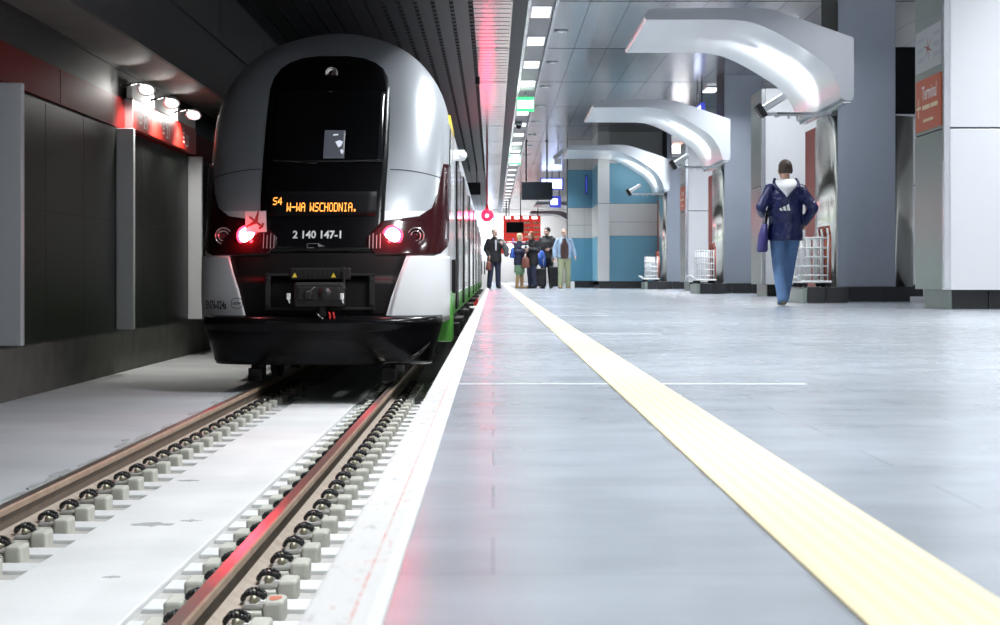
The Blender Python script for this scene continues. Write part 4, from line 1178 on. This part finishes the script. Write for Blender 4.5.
def hand_geo(b, w, d, side, palm=None, curl=.5, k=1.0):
    """w wrist, d pointing direction, side = thumb direction, curl = bend of fingers"""
    d = Vector(d).normalized(); t = Vector(side); t = (t-d*t.dot(d)).normalized(); n = d.cross(t)
    if palm is not None and n.dot(Vector(palm)) < 0: n = -n
    w = Vector(w)
    for a in (-.022, 0, .022): b.limb([w+t*a*.6, w+d*.045+t*a, w+d*.088+t*a], [.021, .021, .015], 8)
    for i, (o_, L) in enumerate(((.031, .070), (.011, .080), (-.010, .075), (-.030, .058))):
        p = w+d*.088+t*o_; c1 = curl*.6+.05*i; dirs = d
        pts = [p]; ang = 0
        for seg in (.45, .32, .23):
            ang += c1; q = d*math.cos(ang)+n*math.sin(ang); pts.append(pts[-1]+q*L*seg)
        b.limb(pts, [.0092, .0088, .0082, .007], 7)
    p = w+d*.03+t*.03
    b.limb([p, p+d*.03+t*.028+n*.01, p+d*.058+t*.03+n*.022], [.013, .0108, .0088], 7)

def person(label, loc, rz, H, pose, look, group=None):
    """local frame: faces -y; 'a' is the side x<0, 'b' the side x>0"""
    r = thing('person', label, 'person', loc, rz, group)
    k = H/1.78; vox = look.get('voxel', .011)
    J = {}
    for s_, X in (('a', -1), ('b', 1)):
        J['hip'+s_] = (X*.095, 0, .92)
        J['kn'+s_], J['an'+s_] = pose['leg'+s_]
        J['sh'+s_] = (X*.182, .01, 1.425)
        J['el'+s_], J['wr'+s_], J['hd'+s_], J['th'+s_] = pose['arm'+s_]
    hx = pose.get('head', (0, -.02, 1.665)); yaw = pose.get('yaw', 0)
    foot_dir = pose.get('feet', ((-.12, -1), (.12, -1)))
    sk = MT[look.get('skin', 'skin')]
    V = lambda p: Vector(p)*k
    # body
    b = MB(sk)
    b.loft([(0, 0, .84*1, .15, .10), (0, 0, .95, .165, .115), (0, 0, 1.08, .14, .10), (0, .0, 1.25, .16, .11), (0, .005, 1.38, .175, .105), (0, .01, 1.46, .13, .075), (0, .01, 1.50, .06, .055)])
    b.limb([(0, .012, 1.46), (hx[0]*.5, hx[1]*.5+.01, 1.53), (hx[0], hx[1]+.02, hx[2]-.07)], [.062, .054, .056])
    hp = head_geo(b, hx, yaw)[0]
    for s_ in 'ab':
        b.limb([J['sh'+s_], J['el'+s_], J['wr'+s_]], [.052, .040, .027]); b.ball(J['sh'+s_], .06)
        b.limb([J['hip'+s_], J['kn'+s_], J['an'+s_]], [.085, .056, .042])
        kk, aa = Vector(J['kn'+s_]), Vector(J['an'+s_]); b.ball(kk.lerp(aa, .3)+Vector((0, .012, 0)), .056, (1, 1, 1.8))
        hand_geo(b, J['wr'+s_], J['hd'+s_], J['th'+s_], pose.get('palm'), pose.get('curl', .45))
        fd = foot_dir['ab'.index(s_)]; f = Vector((fd[0], fd[1], 0)).normalized(); tilt_ = pose.get('toe'+s_, 0)
        b.limb([aa, aa+Vector((0, 0, -.05))-f*.02, aa+f*.13+Vector((0, 0, -.065+tilt_))], [.042, .034, .028])
    for v in b.bm.verts: v.co *= k
    body = remeshed(b, 'body', sk, r, look.get('bodyvox', .010)*1.0, 2)
    # eyes
    for s_ in (-1, 1):
        b = MB(MT['eye']); b.ball(V(hp(s_*.032, -.081, -.002)), .010*k, (1.3, .6, .7), 8, 6); b.build('eye', r)
    # trousers / skirt
    top = MT[look['top']]; bot = MT[look['bottom']]
    fit = look.get('fit', 1.0)
    b = MB(bot)
    b.loft([(0, 0, .80, .165, .115), (0, .005, .90, .178, .128), (0, 0, 1.0, .165, .12), (0, 0, 1.06, .155, .112)])
    for s_ in 'ab':
        aa = Vector(J['an'+s_]); kk = Vector(J['kn'+s_]); cut = look.get('cut', 1.0)
        endp = kk.lerp(aa, cut) + Vector((0, .008, -.015 if cut == 1 else 0))
        b.limb([J['hip'+s_], kk, kk.lerp(endp, .5)+Vector((0, .012, 0)), endp], [.105*fit, .078*fit, .075*fit, .068*fit])
    if look.get('skirt'):
        b.loft([(0, 0, .52, .20, .16), (0, 0, .75, .19, .15), (0, 0, 1.0, .165, .12)])
    for v in b.bm.verts: v.co *= k
    remeshed(b, look.get('bottomname', 'trousers'), bot, r, vox, 4)
    if look.get('boots'):
        for s_ in 'ab':
            b = MB(MT[look['boots']]); kk, aa = Vector(J['kn'+s_]), Vector(J['an'+s_])
            b.limb([kk.lerp(aa, .25), kk.lerp(aa, .6), aa], [.066, .064, .052])
            for v in b.bm.verts: v.co *= k
            remeshed(b, 'boot_shaft', MT[look['boots']], r, vox, 2)
    # jacket
    b = MB(top); hem = look.get('hem', .86); fl = look.get('flare', 1.0)
    b.loft([(0, 0, hem, .195*fl, .145*fl), (0, 0, hem+.04, .205*fl, .152*fl), (0, 0, 1.05, .195*fl, .145), (0, .0, 1.22, .205*fl, .15), (0, .005, 1.36, .205, .14), (0, .01, 1.445, .150, .10), (0, .01, 1.515, .085, .082)])
    for s_ in 'ab':
        b.ball(J['sh'+s_], .077); W = Vector(J['wr'+s_]); E = Vector(J['el'+s_])
        b.limb([J['sh'+s_], E, E.lerp(W, .55), E.lerp(W, .97)], [.078, .066, .060, .05])
    if look.get('collar', True): b.loft([(0, .012, 1.46, .10, .088), (0, .014, 1.54, .078, .076)])
    for v in b.bm.verts: v.co *= k
    remeshed(b, look.get('topname', 'jacket'), top, r, vox, 4)
    # shoes
    for s_ in 'ab':
        fd = foot_dir['ab'.index(s_)]; f = Vector((fd[0], fd[1], 0)).normalized(); aa = Vector(J['an'+s_]); tilt_ = pose.get('toe'+s_, 0)
        sm = MT[look.get('shoe', 'blackshoe')]
        b = MB(sm)
        zf = aa.z-.045
        b.limb([aa-f*.035+Vector((0, 0, -.045)), aa+f*.04+Vector((0, 0, -.045+tilt_*.3)), aa+f*.13+Vector((0, 0, -.056+tilt_)), aa+f*.185+Vector((0, 0, -.062+tilt_))], [.042, .046, .040, .026])
        b.ball(aa, .052)
        for v in b.bm.verts:
            v.co.z = max(v.co.z, min(.0+aa.z-.09, .3)+ (0 if not tilt_ else -1)) if not tilt_ else v.co.z
            v.co *= k
        remeshed(b, 'shoe', sm, r, .009, 1)
    # hair
    st = look.get('hair')
    if st:
        hm = MT[look['haircol']]; b = MB(hm); R = Matrix.Rotation(yaw, 3, 'Z'); c = Vector(hx)
        P = lambda x, y, z: c+R @ Vector((x, y, z))
        b.ball(P(0, .022, .040), .105, (.82, .98, .92), 18, 12, R); b.ball(P(0, .048, .018 if st in ('fringe', 'short') else -.005), .08, (.92, .75, .9), 16, 10, R)
        if st == 'long':
            b.ball(P(0, .06, -.09), .085, (1.0, .6, 1.1), 14, 10, R)
            for s_ in (-1, 1): b.ball(P(s_*.075, .01, -.06), .05, (.55, .9, 2.0), 12, 10, R)
        if st == 'bob':
            for s_ in (-1, 1): b.ball(P(s_*.07, .015, -.03), .05, (.6, 1.0, 1.5), 12, 10, R)
            b.ball(P(0, -.05, .075), .05, (1.3, .7, .6), 12, 8, R)
        if st == 'fringe':
            for s_ in (-1, 1): b.ball(P(s_*.07, .03, -.0), .04, (.55, .8, 1.1), 12, 8, R)
        for v in b.bm.verts: v.co *= k
        remeshed(b, 'hair', hm, r, .009, 2)
    return r, k

# --- the walking man, seen from behind (faces +y => rz = pi; local x is mirrored)
man, k = person('person walking away in a navy hooded jacket and blue jeans', (3.68, 27.7, 0), PI, 1.83,
    dict(lega=((-.075, -.20, .53), (-.02, -.30, .12)), legb=((.085, .02, .50), (.055, .19, .10)), 
         arma=((-.33, .10, 1.20), (-.245, -.05, 1.03), (.3, -.6, -.7), (.6, -.4, .2)),
         armb=((.31, .10, 1.21), (.27, -.12, 1.13), (-.15, -.85, .25), (-.6, -.2, .5)),
         head=(0, -.035, 1.665), yaw=.12, feet=((-.1, -1), (.12, -1)), toea=0.0, curl=.9),
    dict(top='navy', bottom='jeans', shoe='shoe', hair='fringe', haircol='hairbrown', hem=.80, flare=1.06, fit=1.02, voxel=.010, bodyvox=.006, skin='skin', collar=False))
# white hood lining hanging on the back (local +y is the back)
b = MB(MT['hood'])
rows = []
for i in range(15):
    t = i/14; z = 1.555-.225*t
    wv = .115*(1-t)**.75+.125*math.sin(PI*min(1, t*1.15))*.55*(1-t)+.004
    yb = .075+.105*math.sin(min(1, t*1.8)*PI/2)+.012*math.sin(t*PI)
    rows.append([Vector((wv*u, yb-.06*abs(u)**2*(1-.4*t), z-.0*abs(u)))*k for u in [-1+2*j/12 for j in range(13)]])
b.grid(rows, Vector((0, -.03, 0))); ob = b.build('hood_lining', man); ob['label'] = 'white hood lining hanging at the nape'
b = MB(MT['navy'])
rim = [[Vector((s_*(r_[-1].x+.012*k), r_[-1].y-.004, r_[-1].z)) for r_ in rows] for s_ in (-1, 1)]
for line in rim:
    b.limb([line[i] for i in range(0, 15, 2)], [.020*k]*8, 8)
remeshed(b, 'hood_rim', MT['navy'], man, .009, 2)
# triangular three-bar mark on the back
b = MB(MT['ink'])
for (x0, wd, hh) in ((-.055, .03, .035), (-.012, .034, .06), (.034, .034, .085)):
    V = [(-x0+.0, 0), (-x0-wd, 0), (-x0-wd+.016, hh), (-x0+.012, hh*.72)]
    b.poly3([Vector((u+.03, .1735-.006*abs(u)-.02*v, 1.165+v))*k for u, v in V], [(0, 1, 2, 3)])
b.build('jacket_emblem', man, (0, .004, 0))
# the bag at his side
bag = thing('shoulder_bag', 'dark blue shoulder bag hanging at the walking man\'s side', 'bag', (3.68-.285*k, 27.68, .66*k))
b = MB(MT['bagblue']); b.loft([(0, 0, .0, .055, .13), (0, 0, .03, .07, .15), (.012, 0, .22, .06, .15), (.035, 0, .36, .03, .12)]); b.build('pouch', bag)
b = MB(MT['black']); b.tube([(.04, .02, .35), (.06, .03, .48), (.10, .06, .62)], .012, 6); b.tube([(.04, -.06, .35), (.06, -.05, .46), (.09, 0, .6)], .012, 6); b.build('strap', bag)

def arms_down(X): return ((X*.24, .03, 1.17), (X*.26, -.05, .93), (0, -.1, -1), (-X*.3, -1, 0))
GY = 66.5
# 1: man in dark jacket, hand at his side, other arm bent
p1, k1 = person('man-sized person in a black jacket and dark jeans, leftmost of the group'.replace('man-sized person', 'person'), (.04, GY, 0), .25, 1.80,
    dict(lega=((-.12, -.02, .50), (-.15, .02, .09)), legb=((.11, -.02, .50), (.13, .02, .09)), arma=((-.27, .05, 1.18), (-.20, -.12, .98), (.2, -.4, -.9), (.3, -.9, 0)), armb=((.32, .02, 1.22), (.22, -.2, 1.30), (-.5, -.4, .5), (0, -.4, .9)), yaw=.35, curl=.6),
    dict(top='blackcloth', bottom='darkjeans', hair='fringe', haircol='hairgrey', hem=.78, flare=1.1, fit=1.1, skin='skinpale'))
b = MB(MT['shirt']); b.prism([(-.025, 1.47), (.03, 1.47), (.022, 1.15), (-.008, 1.15)], -.175, -.16, 'y'); b.build('shirt_front', p1, (0, .0, 0))['label'] = 'pale shirt and tie strip'
b = MB(MT['brownbag']); b.loft([(0, 0, 0, .08, .14), (0, 0, .05, .09, .16), (0, 0, .24, .07, .14), (0, 0, .28, .04, .1)]); 
b.tube([(0, -.06, .27), (0, -.03, .42), (0, .03, .42), (0, .06, .27)], .01, 6)
tag(b.build('handbag', None, (-.13, GY-.20, .55)), 'brown handbag held by the person in the black jacket', 'bag')
b = MB(MT['greycloth']); b.limb([(0, 0, 0), (.06, .02, -.12), (.08, .02, -.3)], [.07, .1, .08]); b.limb([(0, 0, 0), (-.03, .05, .1)], [.07, .05])
jk = remeshed(b, 'folded_coat', MT['greycloth'], None, .012, 3); jk.location = (.33, GY-.15, 1.34)
tag(jk, 'grey coat over the arm of the person in the black jacket', 'coat')
# 2: blond woman facing right
p2, k2 = person('blond person in a dark coat, green skirt and tan boots', (.80, GY, 0), .9, 1.66,
    dict(lega=((-.09, -.02, .50), (-.10, .03, .09)), legb=((.09, -.03, .50), (.10, -.02, .09)), arma=((-.25, -.03, 1.18), (-.08, -.26, 1.22), (.7, -.5, .3), (0, -.3, .9)), armb=((.25, -.03, 1.18), (.10, -.26, 1.22), (-.7, -.5, .3), (0, -.3, .9)), yaw=.1, curl=.9),
    dict(top='navycloth', bottom='greencloth', bottomname='skirt', skirt=True, cut=.12, boots='tan', shoe='tan', hair='bob', haircol='hairblond', hem=.76, flare=1.08, skin='skinpale'))
b = MB(MT['brightblue']); b.loft([(0, 0, 0, .06, .13), (0, 0, .05, .08, .15), (0, 0, .26, .06, .13), (0, 0, .32, .03, .09)]); b.tube([(0, -.05, .3), (.03, 0, .6), (0, .05, .3)], .012, 6)
tag(b.build('shoulder_bag', None, (.585, GY-.1, .92)), 'blue shoulder bag at the side of the blond person', 'bag')
# 3: red-haired woman facing left, looking at a camera
p3, k3 = person('red-haired person in a long black coat and dark blue jeans', (1.18, GY+.1, 0), -.75, 1.74,
    dict(lega=((-.09, -.02, .50), (-.10, .02, .09)), legb=((.09, -.03, .50), (.11, .0, .09)), arma=((-.24, -.08, 1.2), (-.08, -.3, 1.25), (.5, -.7, .2), (0, -.3, .9)), armb=((.26, .0, 1.18), (.12, -.26, 1.22), (-.5, -.6, .3), (0, -.3, .9)), yaw=-.15, head=(0, -.05, 1.645), curl=.9),
    dict(top='blackcloth', bottom='darkjeans', hair='long', haircol='hairred', hem=.72, flare=1.12, fit=1.02, skin='skinpale'))
cam_ = thing('compact_camera', 'small white camera held between the blond and the red-haired person', 'camera', (.97, GY-.22, 1.21))
b = MB(MT['ink']); b.box(-.10, .10, -.035, .035, 0, .085, .012); b.build('body', cam_)
b = MB(MT['black']); b.lathe((.02, -.035, .043), [(.035, 0), (.033, -.035), (.02, -.04)], 'y', 16); b.build('lens', cam_)
b = MB(MT['brownbag']); b.loft([(0, 0, 0, .11, .07), (0, 0, .06, .13, .085), (0, 0, .28, .10, .07), (0, 0, .34, .05, .04)]); b.tube([(-.05, 0, .32), (0, 0, .55), (.05, 0, .32)], .012, 6)
tag(b.build('shoulder_bag', None, (.98, GY-.3, .62)), 'brown bag hanging between the blond and the red-haired person', 'bag')
# 4: dark-haired man in black hoodie
p4, k4 = person('dark-haired person in a black hooded top behind the bald man', (1.66, GY+.9, 0), -.3, 1.86,
    dict(lega=((-.11, -.03, .50), (-.13, .0, .09)), legb=((.10, -.02, .50), (.12, .03, .09)), arma=((-.26, -.02, 1.18), (-.18, -.24, 1.10), (.4, -.8, 0), (0, -.3, .9)), armb=((.26, -.02, 1.18), (.15, -.25, 1.12), (-.5, -.7, 0), (0, -.3, .9)), yaw=-.35, curl=.8),
    dict(top='blackcloth', bottom='blackcloth', hair='short', haircol='hairblack', hem=.85, flare=1.08, fit=1.08, skin='skin'))
b = MB(MT['blackcloth']); b.limb([(-.12, .06, 1.5), (-.1, .12, 1.48), (0, .14, 1.46), (.1, .12, 1.48), (.12, .06, 1.5)], [.05, .06, .065, .06, .05]); 
for v in b.bm.verts: v.co *= k4
remeshed(b, 'hood', MT['blackcloth'], p4, .012, 2)
b = MB(MT['brightblue']); b.limb([(0, 0, 0), (-.04, -.02, -.18), (.0, -.02, -.36)], [.06, .09, .08]); b.limb([(.05, 0, -.02), (.09, -.01, -.2), (.1, 0, -.4)], [.05, .06, .05])
jk = remeshed(b, 'folded_jacket', MT['brightblue'], None, .012, 3); jk.location = (1.47, GY+.6, 1.10)
tag(jk, 'bright blue jacket carried by the dark-haired person', 'jacket')
# 5: bald man in light blue jacket
p5, k5 = person('bald person in a light blue jacket and khaki trousers', (2.14, GY-.2, 0), .08, 1.80,
    dict(lega=((-.10, -.06, .50), (-.11, -.04, .09)), legb=((.12, .02, .50), (.13, .10, .10)), arma=((-.28, .02, 1.18), (-.29, -.06, .94), (0, -.1, -1), (.3, -1, 0)), armb=((.28, .03, 1.18), (.32, -.10, .98), (.15, -.3, -.9), (-.3, -1, 0)), yaw=.05, curl=.5),
    dict(top='lightblue', bottom='khaki', shoe='tan', hair=None, hem=.90, flare=1.08, fit=1.12, skin='skinpale'))
b = MB(MT['brownwool']); b.loft([(0, -.10, .90, .125, .085), (0, -.10, 1.1, .13, .085), (0, -.10, 1.3, .125, .08), (0, -.07, 1.45, .06, .06), (0, -.04, 1.5, .055, .06)])
for v in b.bm.verts: v.co *= k5
remeshed(b, 'sweater', MT['brownwool'], p5, .012, 2)
# luggage
def suitcase(label, loc, w=.36, h=.55):
    t = thing('suitcase', label, 'suitcase', loc)
    b = MB(MT['blackcloth']); b.box(-w/2, w/2, -.13, .13, .06, .06+h, .035, 3); b.box(-w/2+.04, w/2-.04, -.15, -.12, .12, .36, .015); b.build('case', t)
    b = MB(MT['trimsteel'])
    for x in (-.1, .1): b.tube([(x, .08, h+.05), (x, .08, h+.38)], .009, 6)
    b.m(MT['black']); b.tube([(-.1, .08, h+.38), (.1, .08, h+.38)], .014, 6); b.build('pull_handle', t)
    for x in (-w/2+.05, w/2-.05):
        b = MB(MT['rubber']); b.lathe((x-.015, .08, .04), [(.03, 0), (.04, .005), (.04, .025), (.03, .03)], 'x', 14); b.build('wheel', t)
    return t
suitcase('black suitcase standing between the red-haired person and the dark-haired person', (1.44, GY+.45, 0))
suitcase('black suitcase beside the bald person', (1.90, GY+.5, 0), .34, .6)

# ================================================================== WORLD, CAMERA, VIEW
w = bpy.data.worlds.new('World'); S.world = w; w.use_nodes = True
w.node_tree.nodes['Background'].inputs[0].default_value = (.75, .85, 1.0, 1); w.node_tree.nodes['Background'].inputs[1].default_value = 0.015
cd = bpy.data.cameras.new('Camera'); cam = bpy.data.objects.new('Camera', cd); COL.objects.link(cam)
cam.location = (0, 0, .38); cam.rotation_euler = (PI/2, 0, 0)
cd.sensor_width = 36; cd.lens = 79.2; cd.shift_x = .007; cd.shift_y = -.0365
cd.clip_end = 400; cd.clip_start = .05
cd.dof.use_dof = True; cd.dof.focus_distance = 19; cd.dof.aperture_fstop = 13
S.camera = cam
S.view_settings.view_transform = 'Standard'; S.view_settings.look = 'None'
S.view_settings.exposure = 1.0; S.view_settings.gamma = 1.0; S.view_settings.use_curve_mapping = False
S.cycles.use_denoising = True
S.cycles.max_bounces = 8
S.cycles.sample_clamp_indirect = 6
bpy.context.view_layer.update()
